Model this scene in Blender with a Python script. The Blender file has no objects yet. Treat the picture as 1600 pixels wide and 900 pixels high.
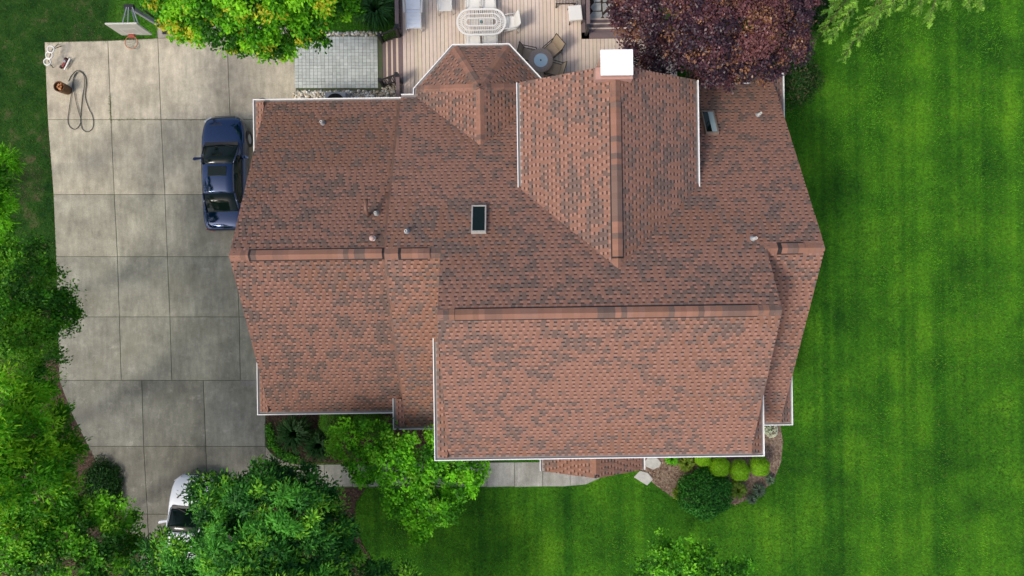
import bpy, bmesh, math, random
import numpy as np
from mathutils import Vector, Matrix
random.seed(7); RNG = np.random.default_rng(11)
scene = bpy.context.scene
C = scene.collection

# ------------------------------------------------------------ camera, sky, sun, exposure
H = 28.0; FPX = 1067.0; PHI = math.radians(0.8)
cam = bpy.data.objects.new('camera', bpy.data.cameras.new('camera')); C.objects.link(cam)
cam.location = (0, 0, H); cam.rotation_euler = (0, 0, -PHI)
cam.data.sensor_width = 36; cam.data.lens = 36 * FPX / 1600; cam.data.clip_end = 2000; cam.data.clip_start = 0.5
scene.camera = cam
SUN_EL = math.radians(52); SUN_TO = Vector((0.80, 0.60, 0)).normalized()     # direction light travels, in plan
world = bpy.data.worlds.new('World'); scene.world = world; world.use_nodes = True
wn = world.node_tree.nodes; wl = world.node_tree.links
sky = wn.new('ShaderNodeTexSky'); sky.sky_type = 'NISHITA'; sky.sun_disc = False
sky.sun_elevation = SUN_EL; sky.sun_rotation = math.atan2(-SUN_TO.x, -SUN_TO.y)
sky.air_density = 1.0; sky.dust_density = 4.0; sky.ozone_density = 0.6
wn['Background'].inputs[1].default_value = 0.15
wl.new(sky.outputs[0], wn['Background'].inputs[0])
sun = bpy.data.objects.new('sun', bpy.data.lights.new('sun', 'SUN')); C.objects.link(sun)
sun.data.energy = 1.3; sun.data.angle = math.radians(10); sun.data.color = (1.0, 0.95, 0.87)
ld = Vector((SUN_TO.x * math.cos(SUN_EL), SUN_TO.y * math.cos(SUN_EL), -math.sin(SUN_EL)))
sun.rotation_euler = ld.to_track_quat('-Z', 'Y').to_euler(); sun.location = (-20, -14, 30)
scene.view_settings.view_transform = 'Standard'; scene.view_settings.look = 'None'
scene.view_settings.gamma = 1; scene.view_settings.exposure = 0.52

# ------------------------------------------------------------ helpers
CP, SP = math.cos(PHI), math.sin(PHI)
def P(px, py, z=0.0):
    dx = (px - 800) / FPX * (H - z); dy = (450 - py) / FPX * (H - z)
    return Vector((dx * CP + dy * SP, -dx * SP + dy * CP, z))
def M1(px_len, z=0.0): return px_len * (H - z) / FPX

def nodes_of(m):
    m.use_nodes = True
    return m.node_tree.nodes, m.node_tree.links, m.node_tree.nodes['Principled BSDF']
def mat(name, col, rough=0.7, var=0.15, scale=6.0, bump=0.0, bscale=40.0, spec=0.3, metal=0.0, col2=None, use_attr=False, obj_color=False, detail=6, coat=0.0):
    m = bpy.data.materials.new(name); n, l, b = nodes_of(m)
    b.inputs['Roughness'].default_value = rough; b.inputs['Metallic'].default_value = metal
    b.inputs['Specular IOR Level'].default_value = spec
    if coat: b.inputs['Coat Weight'].default_value = coat; b.inputs['Coat Roughness'].default_value = 0.04
    tc = n.new('ShaderNodeTexCoord')
    nz = n.new('ShaderNodeTexNoise'); nz.inputs['Scale'].default_value = scale; nz.inputs['Detail'].default_value = detail; nz.inputs['Roughness'].default_value = 0.65
    l.new(tc.outputs['Object'], nz.inputs['Vector'])
    mx = n.new('ShaderNodeMix'); mx.data_type = 'RGBA'
    rmp = n.new('ShaderNodeMapRange'); rmp.inputs[1].default_value = 0.3; rmp.inputs[2].default_value = 0.7
    l.new(nz.outputs[0], rmp.inputs[0]); l.new(rmp.outputs[0], mx.inputs['Factor'])
    c1 = tuple(max(0, c * (1 - var)) for c in col[:3]) + (1,)
    c2 = (tuple(col2[:3]) + (1,)) if col2 else tuple(min(1, c * (1 + var)) for c in col[:3]) + (1,)
    mx.inputs['A'].default_value = c1; mx.inputs['B'].default_value = c2
    out = mx.outputs['Result']
    if use_attr or obj_color:
        if use_attr: a = n.new('ShaderNodeAttribute'); a.attribute_name = 'Col'; ao = a.outputs['Color']
        else: a = n.new('ShaderNodeObjectInfo'); ao = a.outputs['Color']
        mm = n.new('ShaderNodeMix'); mm.data_type = 'RGBA'; mm.blend_type = 'MULTIPLY'; mm.inputs['Factor'].default_value = 1
        l.new(out, mm.inputs['A']); l.new(ao, mm.inputs['B']); out = mm.outputs['Result']
    l.new(out, b.inputs['Base Color'])
    if bump:
        n2 = n.new('ShaderNodeTexNoise'); n2.inputs['Scale'].default_value = bscale; n2.inputs['Detail'].default_value = 4
        l.new(tc.outputs['Object'], n2.inputs['Vector'])
        bp = n.new('ShaderNodeBump'); bp.inputs['Strength'].default_value = bump; bp.inputs['Distance'].default_value = 0.02
        l.new(n2.outputs[0], bp.inputs['Height']); l.new(bp.outputs[0], b.inputs['Normal'])
    return m
def leaf_mat(name, trans=0.42, spec=0.16, rough=0.5):
    m = bpy.data.materials.new(name); n, l, b = nodes_of(m)
    a = n.new('ShaderNodeAttribute'); a.attribute_name = 'Col'
    l.new(a.outputs['Color'], b.inputs['Base Color']); b.inputs['Roughness'].default_value = rough; b.inputs['Specular IOR Level'].default_value = spec
    t = n.new('ShaderNodeBsdfTranslucent'); hs = n.new('ShaderNodeHueSaturation'); hs.inputs['Hue'].default_value = 0.485; hs.inputs['Value'].default_value = 1.3
    l.new(a.outputs['Color'], hs.inputs['Color']); l.new(hs.outputs[0], t.inputs['Color'])
    ms = n.new('ShaderNodeMixShader'); ms.inputs[0].default_value = trans
    l.new(b.outputs[0], ms.inputs[1]); l.new(t.outputs[0], ms.inputs[2]); l.new(ms.outputs[0], n['Material Output'].inputs['Surface'])
    return m

def tag(o, label=None, cat=None, group=None, kind=None):
    if label: o['label'] = label
    if cat: o['category'] = cat
    if group: o['group'] = group
    if kind: o['kind'] = kind
    return o
def empty(name, loc, label, cat, group=None, rz=0.0):
    o = bpy.data.objects.new(name, None); C.objects.link(o); o.location = loc; o.rotation_euler = (0, 0, rz); o.empty_display_size = 0.3
    return tag(o, label, cat, group)
def put(name, me, parent=None, local=False):
    """link a mesh built in world coordinates (or, local=True, in the parent's own coordinates)"""
    o = bpy.data.objects.new(name, me); C.objects.link(o)
    if parent is not None:
        o.parent = parent
        if not local:
            mw = Matrix.LocRotScale(parent.location, parent.rotation_euler, None)
            if parent.parent is not None: mw = Matrix.Identity(4)
            o.matrix_parent_inverse = mw.inverted() if parent.type == 'EMPTY' else Matrix.Identity(4)
    return o
def mesh(name, V, Fc, mats, cols=None, smooth=False, midx=None):
    me = bpy.data.meshes.new(name); me.from_pydata([tuple(v) for v in V], [], Fc)
    for m in (mats if isinstance(mats, (list, tuple)) else [mats]): me.materials.append(m)
    if midx is not None: me.polygons.foreach_set('material_index', midx)
    if cols is not None:
        a = me.color_attributes.new('Col', 'FLOAT_COLOR', 'POINT')
        cc = np.ones((len(V), 4), np.float32); cc[:, :3] = np.asarray(cols, np.float32)[:, :3]; a.data.foreach_set('color', cc.ravel())
    if smooth: me.polygons.foreach_set('use_smooth', [True] * len(me.polygons))
    me.update(); return me
def quads_np(name, V, k, mat_, cols):
    """V: (N,k,3) separate k-gons with one colour each"""
    N = V.shape[0]; me = bpy.data.meshes.new(name)
    me.vertices.add(N * k); me.vertices.foreach_set('co', V.astype(np.float32).ravel())
    me.loops.add(N * k); me.loops.foreach_set('vertex_index', np.arange(N * k, dtype=np.int32))
    me.polygons.add(N); me.polygons.foreach_set('loop_start', np.arange(0, N * k, k, dtype=np.int32))
    a = me.color_attributes.new('Col', 'FLOAT_COLOR', 'POINT')
    cc = np.ones((N, k, 4), np.float32); cc[:, :, :3] = cols[:, None, :3]; a.data.foreach_set('color', cc.ravel())
    me.materials.append(mat_); me.update(calc_edges=True); me.validate(); return me
class MB:
    def __init__(s): s.v = []; s.f = []; s.c = []; s.mi = []
    def add(s, vs, fs, col=(1, 1, 1), mi=0):
        b = len(s.v); s.v += [tuple(x) for x in vs]; s.c += [col] * len(vs)
        for f in fs: s.f.append(tuple(b + i for i in f)); s.mi.append(mi)
        return s
    def box(s, x0, x1, y0, y1, z0, z1, col=(1, 1, 1), mi=0, T=None):
        vs = [Vector(p) for p in ((x0, y0, z0), (x1, y0, z0), (x1, y1, z0), (x0, y1, z0), (x0, y0, z1), (x1, y0, z1), (x1, y1, z1), (x0, y1, z1))]
        if T is not None: vs = [T @ v for v in vs]
        return s.add(vs, [(3, 2, 1, 0), (4, 5, 6, 7), (0, 1, 5, 4), (1, 2, 6, 5), (2, 3, 7, 6), (3, 0, 4, 7)], col, mi)
    def bar(s, a, b, w, h=None, col=(1, 1, 1), mi=0, up=Vector((0, 0, 1))):
        a = Vector(a); b = Vector(b); h = h or w; d = (b - a).normalized()
        x = d.cross(up)
        if x.length < 1e-4: x = d.cross(Vector((0, 1, 0)))
        x.normalize(); y = x.cross(d); vs = []
        for p in (a, b):
            for sx, sy in ((-1, -1), (1, -1), (1, 1), (-1, 1)): vs.append(p + x * sx * w / 2 + y * sy * h / 2)
        return s.add(vs, [(0, 1, 2, 3), (7, 6, 5, 4), (0, 4, 5, 1), (1, 5, 6, 2), (2, 6, 7, 3), (3, 7, 4, 0)], col, mi)
    def tube(s, pts, r, n=6, col=(1, 1, 1), mi=0, closed=False):
        pts = [Vector(p) for p in pts]; rs = r if isinstance(r, (list, tuple)) else [r] * len(pts); b = len(s.v); N = len(pts); px = None
        for i, p in enumerate(pts):
            q0 = pts[i - 1] if (i > 0 or closed) else p; q1 = pts[(i + 1) % N] if (i < N - 1 or closed) else p
            d = (q1 - q0).normalized()
            if px is None:
                px = d.cross(Vector((0, 0, 1)))
                if px.length < 1e-3: px = d.cross(Vector((0, 1, 0)))
            px = (px - d * px.dot(d)).normalized(); py = d.cross(px)
            for k in range(n):
                t = 2 * math.pi * k / n; s.v.append(tuple(p + (px * math.cos(t) + py * math.sin(t)) * rs[i])); s.c.append(col)
        for i in range(N if closed else N - 1):
            j = (i + 1) % N
            for k in range(n):
                s.f.append((b + i * n + k, b + i * n + (k + 1) % n, b + j * n + (k + 1) % n, b + j * n + k)); s.mi.append(mi)
        if not closed:
            s.f.append(tuple(b + k for k in reversed(range(n)))); s.f.append(tuple(b + (N - 1) * n + k for k in range(n))); s.mi += [mi, mi]
        return s
    def lathe(s, c, prof, n=20, col=(1, 1, 1), mi=0):
        b = len(s.v); c = Vector(c)
        for r, z in prof:
            for k in range(n): t = 2 * math.pi * k / n; s.v.append((c.x + r * math.cos(t), c.y + r * math.sin(t), c.z + z)); s.c.append(col)
        for i in range(len(prof) - 1):
            for k in range(n): s.f.append((b + i * n + k, b + i * n + (k + 1) % n, b + (i + 1) * n + (k + 1) % n, b + (i + 1) * n + k)); s.mi.append(mi)
        return s
    def prism(s, poly, z0, z1, col=(1, 1, 1), mi=0):
        n = len(poly); vs = [(p[0], p[1], z0) for p in poly] + [(p[0], p[1], z1) for p in poly]
        ar = sum(poly[i][0] * poly[(i + 1) % n][1] - poly[(i + 1) % n][0] * poly[i][1] for i in range(n))
        if ar < 0: vs = [(p[0], p[1], z0) for p in reversed(poly)] + [(p[0], p[1], z1) for p in reversed(poly)]
        return s.add(vs, [tuple(reversed(range(n))), tuple(range(n, 2 * n))] + [(i, (i + 1) % n, n + (i + 1) % n, n + i) for i in range(n)], col, mi)
    def build(s, name, mats, parent=None, local=False, smooth=False, bevel=0.0):
        me = mesh(name, s.v, s.f, mats, s.c, smooth, s.mi); o = put(name, me, parent, local)
        if bevel: m = o.modifiers.new('bevel', 'BEVEL'); m.width = bevel; m.segments = 2; m.limit_method = 'ANGLE'
        return o
def in_poly(x, y, poly):
    r = np.zeros(x.shape, bool); n = len(poly)
    for i in range(n):
        x0, y0 = poly[i][0], poly[i][1]; x1, y1 = poly[(i + 1) % n][0], poly[(i + 1) % n][1]
        if y0 == y1: continue
        r ^= ((y0 > y) != (y1 > y)) & (x < (x1 - x0) * (y - y0) / (y1 - y0) + x0)
    return r
def copy_tree(root, loc, rz, label, group):
    r = root.copy(); C.objects.link(r); r.location = loc; r.rotation_euler = (0, 0, rz); tag(r, label, None, group)
    for ch in root.children:
        c = ch.copy(); C.objects.link(c); c.parent = r; c.matrix_parent_inverse = Matrix.Identity(4)
        for g in ch.children: d = g.copy(); C.objects.link(d); d.parent = c
    return r

# ------------------------------------------------------------ materials
m_white = mat('white_trim', (0.80, 0.80, 0.79), 0.4, 0.04, 3)
m_gut_in = mat('gutter_inside', (0.33, 0.32, 0.31), 0.8, 0.4, 5, col2=(0.22, 0.19, 0.17))
m_siding = mat('siding', (0.55, 0.50, 0.42), 0.6, 0.05, 2)
m_shingle = mat('shingle_granules', (0.90, 0.90, 0.90), 0.92, 0.13, 45, bump=0.5, bscale=260, spec=0.15, use_attr=True)
m_cap = mat('ridge_cap_granules', (0.92, 0.92, 0.92), 0.92, 0.12, 40, bump=0.5, bscale=260, spec=0.15, obj_color=True)
m_deckboard = mat('composite_board', (0.58, 0.475, 0.385), 0.65, 0.06, 4, obj_color=True, bump=0.1, bscale=80)
m_purple = mat('brown_composite', (0.155, 0.112, 0.110), 0.6, 0.10, 6)
m_black = mat('black_metal', (0.018, 0.018, 0.02), 0.45, 0.1, 8)
m_dark = mat('dark_void', (0.01, 0.01, 0.01), 0.9, 0.0, 5)
m_vent = mat('ridge_vent_plastic', (0.025, 0.02, 0.02), 0.8, 0.1, 5)
m_roofdeck = mat('roof_deck_wood', (0.24, 0.15, 0.12), 0.8, 0.1, 5)
m_gray = mat('grey_metal', (0.26, 0.28, 0.30), 0.5, 0.1, 6)
m_glass = mat('dark_glass', (0.004, 0.010, 0.008), 0.05, 0.0, 5, spec=0.22)
m_mulch = mat('mulch', (0.062, 0.042, 0.031), 0.95, 0.5, 14, bump=1.0, bscale=60, spec=0.1)
m_mulch2 = mat('pale_mulch', (0.22, 0.165, 0.125), 0.95, 0.4, 10, bump=1.0, bscale=60, spec=0.1)
m_chip = mat('bark_chip', (1, 1, 1), 0.95, 0.1, 10, use_attr=True, spec=0.1)
m_bark = mat('bark', (0.10, 0.072, 0.052), 0.9, 0.3, 12, bump=0.8, bscale=30)
m_leaf = leaf_mat('leaf'); m_leafp = leaf_mat('purple_leaf', 0.22, 0.4, 0.4); m_grass = leaf_mat('grass_blade', 0.25, 0.2, 0.6)
m_stone = mat('river_stone', (1, 1, 1), 0.75, 0.12, 12, use_attr=True, spec=0.3)
m_joint = mat('joint_soil', (0.24, 0.22, 0.17), 0.95, 0.6, 3, col2=(0.06, 0.10, 0.03))
m_wresin = mat('white_resin', (0.64, 0.63, 0.59), 0.45, 0.03, 6)

# weathered concrete: blotches, streaks, pits, grime
def concrete_mat():
    m = bpy.data.materials.new('weathered_concrete'); n, l, b = nodes_of(m)
    tc = n.new('ShaderNodeTexCoord'); oi = n.new('ShaderNodeObjectInfo')
    def nz(sc, det=6, ro=0.65, mp=None):
        x = n.new('ShaderNodeTexNoise'); x.inputs['Scale'].default_value = sc; x.inputs['Detail'].default_value = det; x.inputs['Roughness'].default_value = ro
        if mp:
            q = n.new('ShaderNodeMapping'); q.inputs['Scale'].default_value = mp; l.new(tc.outputs['Object'], q.inputs[0]); l.new(q.outputs[0], x.inputs['Vector'])
        else: l.new(tc.outputs['Object'], x.inputs['Vector'])
        return x.outputs[0]
    def rng(o, a, b_, c, d):
        r = n.new('ShaderNodeMapRange'); r.inputs[1].default_value = a; r.inputs[2].default_value = b_; r.inputs[3].default_value = c; r.inputs[4].default_value = d
        l.new(o, r.inputs[0]); return r.outputs[0]
    def mul(a, b_):
        r = n.new('ShaderNodeMath'); r.operation = 'MULTIPLY'; l.new(a, r.inputs[0]); l.new(b_, r.inputs[1]); return r.outputs[0]
    f = mul(rng(nz(0.9), 0.3, 0.7, 0.72, 1.20), rng(nz(4, 9, 0.75), 0.3, 0.7, 0.86, 1.15))
    f = mul(f, rng(nz(38, 4, 0.7), 0.3, 0.7, 0.66, 1.30)); f = mul(f, rng(nz(1.6, 5, 0.6, (3, 0.6, 1)), 0.35, 0.7, 0.82, 1.12))
    vm = n.new('ShaderNodeVectorMath'); vm.operation = 'SCALE'; l.new(oi.outputs['Color'], vm.inputs[0]); l.new(f, vm.inputs['Scale'])
    mx = n.new('ShaderNodeMix'); mx.data_type = 'RGBA'; l.new(rng(nz(0.55, 5), 0.5, 0.72, 0, 0.38), mx.inputs['Factor'])
    l.new(vm.outputs[0], mx.inputs['A']); mx.inputs['B'].default_value = (0.15, 0.14, 0.10, 1)
    sc_ = n.new('ShaderNodeMix'); sc_.data_type = 'RGBA'; l.new(rng(nz(1.7, 10, 0.78), 0.56, 0.74, 0, 0.5), sc_.inputs['Factor']); l.new(mx.outputs['Result'], sc_.inputs['A']); sc_.inputs['B'].default_value = (0.46, 0.44, 0.38, 1)      # scuffed pale patches
    oil = n.new('ShaderNodeMix'); oil.data_type = 'RGBA'; l.new(rng(nz(3.1, 8, 0.8), 0.64, 0.76, 0, 0.55), oil.inputs['Factor']); l.new(sc_.outputs['Result'], oil.inputs['A']); oil.inputs['B'].default_value = (0.07, 0.068, 0.06, 1)
    l.new(oil.outputs['Result'], b.inputs['Base Color']); b.inputs['Roughness'].default_value = 0.85; b.inputs['Specular IOR Level'].default_value = 0.2
    bp = n.new('ShaderNodeBump'); bp.inputs['Strength'].default_value = 0.35; bp.inputs['Distance'].default_value = 0.01
    l.new(nz(70, 4), bp.inputs['Height']); l.new(bp.outputs[0], b.inputs['Normal'])
    return m
m_conc = concrete_mat()

# lawn: several greens, mowing stripes, worn patches
def lawn_mat():
    m = bpy.data.materials.new('lawn'); n, l, b = nodes_of(m); tc = n.new('ShaderNodeTexCoord')
    def nz(sc, det=5, mp=None):
        x = n.new('ShaderNodeTexNoise'); x.inputs['Scale'].default_value = sc; x.inputs['Detail'].default_value = det; x.inputs['Roughness'].default_value = 0.65
        if mp:
            q = n.new('ShaderNodeMapping'); q.inputs['Scale'].default_value = mp; l.new(tc.outputs['Object'], q.inputs[0]); l.new(q.outputs[0], x.inputs['Vector'])
        else: l.new(tc.outputs['Object'], x.inputs['Vector'])
        return x.outputs[0]
    def ramp(o, stops):
        r = n.new('ShaderNodeValToRGB'); e = r.color_ramp.elements
        while len(e) < len(stops): e.new(0.5)
        for i, (p, c) in enumerate(stops): e[i].position = p; e[i].color = c + (1,)
        l.new(o, r.inputs[0]); return r.outputs[0]
    base = ramp(nz(0.35), [(0.32, (0.014, 0.070, 0.006)), (0.5, (0.034, 0.135, 0.008)), (0.68, (0.068, 0.20, 0.011))])
    fine = ramp(nz(9, 6), [(0.3, (0.5, 0.5, 0.5)), (0.7, (1.35, 1.35, 1.3))])
    mm = n.new('ShaderNodeMix'); mm.data_type = 'RGBA'; mm.blend_type = 'MULTIPLY'; mm.inputs['Factor'].default_value = 1
    l.new(base, mm.inputs['A']); l.new(fine, mm.inputs['B'])
    st = ramp(nz(1.1, 3, (1, 0.015, 1)), [(0.38, (0.62, 0.74, 0.7)), (0.62, (1.45, 1.25, 1.0))])
    m2 = n.new('ShaderNodeMix'); m2.data_type = 'RGBA'; m2.blend_type = 'MULTIPLY'; m2.inputs['Factor'].default_value = 1
    l.new(mm.outputs['Result'], m2.inputs['A']); l.new(st, m2.inputs['B'])
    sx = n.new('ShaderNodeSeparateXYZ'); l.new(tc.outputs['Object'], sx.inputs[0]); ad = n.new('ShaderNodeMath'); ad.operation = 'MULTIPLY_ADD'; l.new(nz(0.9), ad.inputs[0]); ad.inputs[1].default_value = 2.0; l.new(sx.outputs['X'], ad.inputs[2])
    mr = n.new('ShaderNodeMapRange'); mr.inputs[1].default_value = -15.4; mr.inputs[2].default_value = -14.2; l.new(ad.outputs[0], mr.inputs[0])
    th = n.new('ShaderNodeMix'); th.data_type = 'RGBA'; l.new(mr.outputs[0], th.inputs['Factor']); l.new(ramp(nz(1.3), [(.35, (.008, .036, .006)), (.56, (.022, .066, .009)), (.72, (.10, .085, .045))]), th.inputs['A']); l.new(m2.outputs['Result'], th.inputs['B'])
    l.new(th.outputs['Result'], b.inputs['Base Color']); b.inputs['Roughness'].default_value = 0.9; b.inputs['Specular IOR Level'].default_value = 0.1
    bp = n.new('ShaderNodeBump'); bp.inputs['Strength'].default_value = 0.8; bp.inputs['Distance'].default_value = 0.04
    l.new(nz(30, 5), bp.inputs['Height']); l.new(bp.outputs[0], b.inputs['Normal'])
    return m
m_lawn = lawn_mat()

# ------------------------------------------------------------ ground
g = MB(); g.add([(-300, -300, 0), (300, -300, 0), (300, 300, 0), (-300, 300, 0)], [(0, 1, 2, 3)])
tag(g.build('lawn', m_lawn), 'green mown lawn around the house', None, None, 'structure')

def pts(lst, z=0.0): return [P(x, y, z) for x, y in lst]
def lerp_line(tbl, y):
    for (x0, y0), (x1, y1) in zip(tbl, tbl[1:]):
        if y <= y1: return x0 + (x1 - x0) * (y - y0) / (y1 - y0)
    return tbl[-1][0]

# driveway slabs, cut by saw joints
LE = [(70, 66), (75, 187), (84, 304), (88, 401), (91, 495), (93, 594), (112, 645), (150, 720), (190, 803), (218, 870), (240, 960)]
C1 = [(169, 64), (174, 187), (179, 304), (184, 401), (187, 495), (190, 594)]
C2 = [(247, 60), (252, 187), (258, 304), (262, 401), (266, 495), (269, 594)]
C3 = [(355, 58), (360, 187), (366, 304), (370, 401), (374, 495), (376, 594)]
D1 = [(222, 594), (225, 697), (231, 803), (238, 960)]
D2 = [(318, 594), (322, 697), (326, 803), (330, 960)]
RE1 = [(458, 55), (460, 157), (466, 160), (466, 594)]
RE2 = [(415, 594), (415, 960)]
drv = MB(); base_poly = [(x, y) for x, y in LE] + [(415, 960), (415, 604), (466, 604), (466, 158), (458, 157), (458, 42), (245, 40), (245, 60)]
drv.prism(pts(base_poly), -0.05, 0.006)
driveway = tag(drv.build('driveway', m_joint), 'weathered concrete driveway of sawn slabs', None, None, 'structure')
DRIVE_POLY = pts(base_poly)
def slab(poly_px, parent, col, gap=0.009, z1=0.024, name='slab'):
    w = [P(x, y) for x, y in poly_px]; c = sum((Vector((p.x, p.y, 0)) for p in w), Vector()) / len(w); n = len(w)
    ar = sum(w[i].x * w[(i + 1) % n].y - w[(i + 1) % n].x * w[i].y for i in range(n))
    if ar < 0: w.reverse()
    q = []
    for i in range(n):                       # inset each corner by the joint
        a, p, b = w[i - 1], w[i], w[(i + 1) % n]
        e0 = (p - a).xy.normalized(); e1 = (b - p).xy.normalized()
        n0 = Vector((-e0.y, e0.x)); n1 = Vector((-e1.y, e1.x)); k = n0 + n1
        k = k / max(0.35, k.dot(n0)); q.append((p.x + k.x * gap, p.y + k.y * gap))
    b = MB(); b.prism(q, 0.001, z1); o = b.build(name, m_conc, parent, bevel=0.008); o.color = tuple(col) + (1,)
    return o
rows = [62, 187, 304, 401, 495, 594]
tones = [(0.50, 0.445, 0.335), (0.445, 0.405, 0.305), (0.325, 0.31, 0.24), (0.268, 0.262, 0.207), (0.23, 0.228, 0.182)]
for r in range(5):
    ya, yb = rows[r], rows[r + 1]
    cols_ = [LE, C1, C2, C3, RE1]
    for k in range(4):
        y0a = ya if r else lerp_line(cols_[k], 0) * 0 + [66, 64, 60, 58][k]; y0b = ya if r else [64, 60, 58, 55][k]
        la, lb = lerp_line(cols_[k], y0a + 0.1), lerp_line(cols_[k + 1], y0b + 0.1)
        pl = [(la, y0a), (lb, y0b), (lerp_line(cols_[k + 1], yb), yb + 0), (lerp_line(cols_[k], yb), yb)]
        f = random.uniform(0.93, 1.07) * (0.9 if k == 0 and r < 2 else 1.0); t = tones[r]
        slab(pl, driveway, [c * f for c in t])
slab([(245, 40), (458, 42), (458, 55), (247, 60)], driveway, (0.40, 0.36, 0.30))
rows2 = [594, 697, 803, 960]
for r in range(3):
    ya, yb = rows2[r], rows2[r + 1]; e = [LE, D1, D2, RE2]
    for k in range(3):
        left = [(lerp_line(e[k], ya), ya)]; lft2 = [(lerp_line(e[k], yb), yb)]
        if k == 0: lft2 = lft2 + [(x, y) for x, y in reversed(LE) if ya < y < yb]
        t = [(0.175, 0.175, 0.145), (0.165, 0.16, 0.13), (0.155, 0.148, 0.118)][r]; f = random.uniform(0.93, 1.07) * (1.2 if k == 2 else 1)  # lower rows darker: grime plus tree shade put into the slab colour
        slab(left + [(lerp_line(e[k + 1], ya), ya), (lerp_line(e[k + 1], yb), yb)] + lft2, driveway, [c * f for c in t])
slab([(376, 594), (466, 594), (466, 603), (376, 603)], driveway, (0.2, 0.2, 0.18), 0.0, 0.030)
# front walk
wk_poly = [(415, 697), (428, 712), (447, 722), (480, 726), (760, 722), (940, 722), (940, 746), (915, 757), (880, 760), (415, 762)]
wk = MB(); wk.prism(pts(wk_poly), -0.05, 0.005); walk = tag(wk.build('front_walk', m_joint), 'concrete path of square slabs to the porch', None, None, 'structure')
slab([(415, 697), (428, 712), (447, 722), (463, 725), (463, 761), (415, 762)], walk, (0.27, 0.25, 0.20))
xs = [463, 507, 551, 594, 637, 680, 720, 761, 804, 848]
for a, b in zip(xs, xs[1:]):
    f = random.uniform(0.9, 1.1); slab([(a, 726 - (a - 463) * 0.012), (b, 726 - (b - 463) * 0.012), (b, 760), (a, 761)], walk, [c * f for c in ((0.34, 0.335, 0.30) if a > 700 else (0.27, 0.265, 0.225))])
slab([(848, 722), (891, 722), (891, 759), (880, 760), (848, 760)], walk, (0.33, 0.325, 0.29)); slab([(891, 722), (940, 722), (940, 746), (915, 757), (891, 759)], walk, (0.32, 0.315, 0.285))

# planting beds
beds = {'front': [(416, 604), (690, 604), (690, 721), (480, 724), (447, 720), (428, 710), (416, 695)],
        'strip': [(480, 763), (572, 762), (556, 785), (553, 815), (566, 850), (578, 868), (590, 930), (415, 930), (416, 764)],
        'right': [(1003, 722), (1003, 738), (1022, 756), (1050, 776), (1080, 786), (1150, 788), (1185, 772), (1208, 752), (1220, 722), (1223, 690), (1219, 664), (1212, 640), (1100, 640), (940, 690), (940, 722)],
        'left': [(92, 560), (94, 596), (112, 645), (150, 720), (190, 803), (218, 870), (240, 950), (-60, 950), (-60, 590)]}
BED = {}
for k, pl in beds.items():
    b = MB(); b.prism(pts(pl), -0.04, 0.02); BED[k] = pts(pl)
    tag(b.build('mulch_bed', m_mulch if k != 'right' else m_mulch2), {'front': 'brown mulch bed below the garage eave', 'strip': 'brown mulch strip beside the path and big tree', 'right': 'light brown mulch bed curving round the front corner', 'left': 'dark mulch under the trees left of the driveway'}[k], None, None, 'structure')
def chips(poly, n, name, label, pal, size=(0.02, 0.05), z=0.024):
    a = np.array([(p.x, p.y) for p in poly]); lo, hi = a.min(0), a.max(0); q = RNG.uniform(lo, hi, (n * 2, 2)); q = q[in_poly(q[:, 0], q[:, 1], [tuple(x) for x in a])][:n]; n = len(q)
    c = np.column_stack([q, np.full(n, z) + RNG.uniform(0, 0.02, n)]); t = RNG.normal(size=(n, 3)); t[:, 2] *= 0.3; t /= np.linalg.norm(t, axis=1)[:, None]
    up = np.tile([0, 0, 1.0], (n, 1)) + RNG.normal(0, .25, (n, 3)); b = np.cross(up, t); b /= np.linalg.norm(b, axis=1)[:, None]
    L = RNG.uniform(*size, n)[:, None]; V = np.stack([c - t * L - b * L * .4, c + t * L - b * L * .4, c + t * L + b * L * .4, c - t * L + b * L * .4], 1)
    pal = np.array(pal); cl = pal[RNG.integers(0, len(pal), n)] * RNG.uniform(0.7, 1.3, (n, 1))
    return tag(put(name, quads_np(name, V, 4, m_chip, cl)), label, 'mulch', None, 'stuff')
bp_ = [(0.07, 0.045, 0.032), (0.048, 0.032, 0.025), (0.10, 0.066, 0.045), (0.14, 0.09, 0.058)]
chips(BED['front'], 6000, 'bark_chips', 'loose bark chips in the bed below the garage eave', bp_)
chips(BED['strip'], 3500, 'bark_chips', 'loose bark chips beside the big dark tree', bp_)
chips(BED['right'], 6000, 'bark_chips', 'loose pale bark chips in the curved corner bed', [(0.22, 0.15, 0.105), (0.16, 0.105, 0.075), (0.27, 0.2, 0.14), (0.12, 0.07, 0.055)])
chips(BED['left'], 6000, 'bark_chips', 'loose bark chips under the left trees', bp_)

# paver patio, gravel and flagstones
pv = MB(); pv.prism(pts([(459, 56), (598, 56), (598, 141), (460, 141)]), -0.05, 0.012); patio = tag(pv.build('paver_patio', m_joint), 'grey paver patio between driveway and deck steps', None, None, 'structure')
p0 = P(460, 57.5); p1 = P(597, 140); m_paver = mat('paver', (0.92, 0.95, 0.93), 0.85, 0.12, 2.5, use_attr=True, bump=0.2, bscale=60)
q = MB(); wx, wy = 0.155, 0.132; x0, x1 = p0.x, p1.x; ytop = p0.y; ny = int((p0.y - p1.y) / wy); nx = int((x1 - x0) / wx)
for j in range(ny):
    for i in range(nx):
        f = random.uniform(0.88, 1.1); x = x0 + i * wx; y = ytop - (j + 1) * wy - (x - x0) * 0.014; zt = 0.04 + random.uniform(-.002, .002)
        q.box(x + .006, x + wx - .006, y + .006, y + wy - .006, 0.0, zt, (0.50 * f, 0.52 * f, 0.49 * f))
tag(q.build('paver_field', m_paver, patio), 'small square grey pavers laid in straight rows', None, None, 'stuff')
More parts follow.
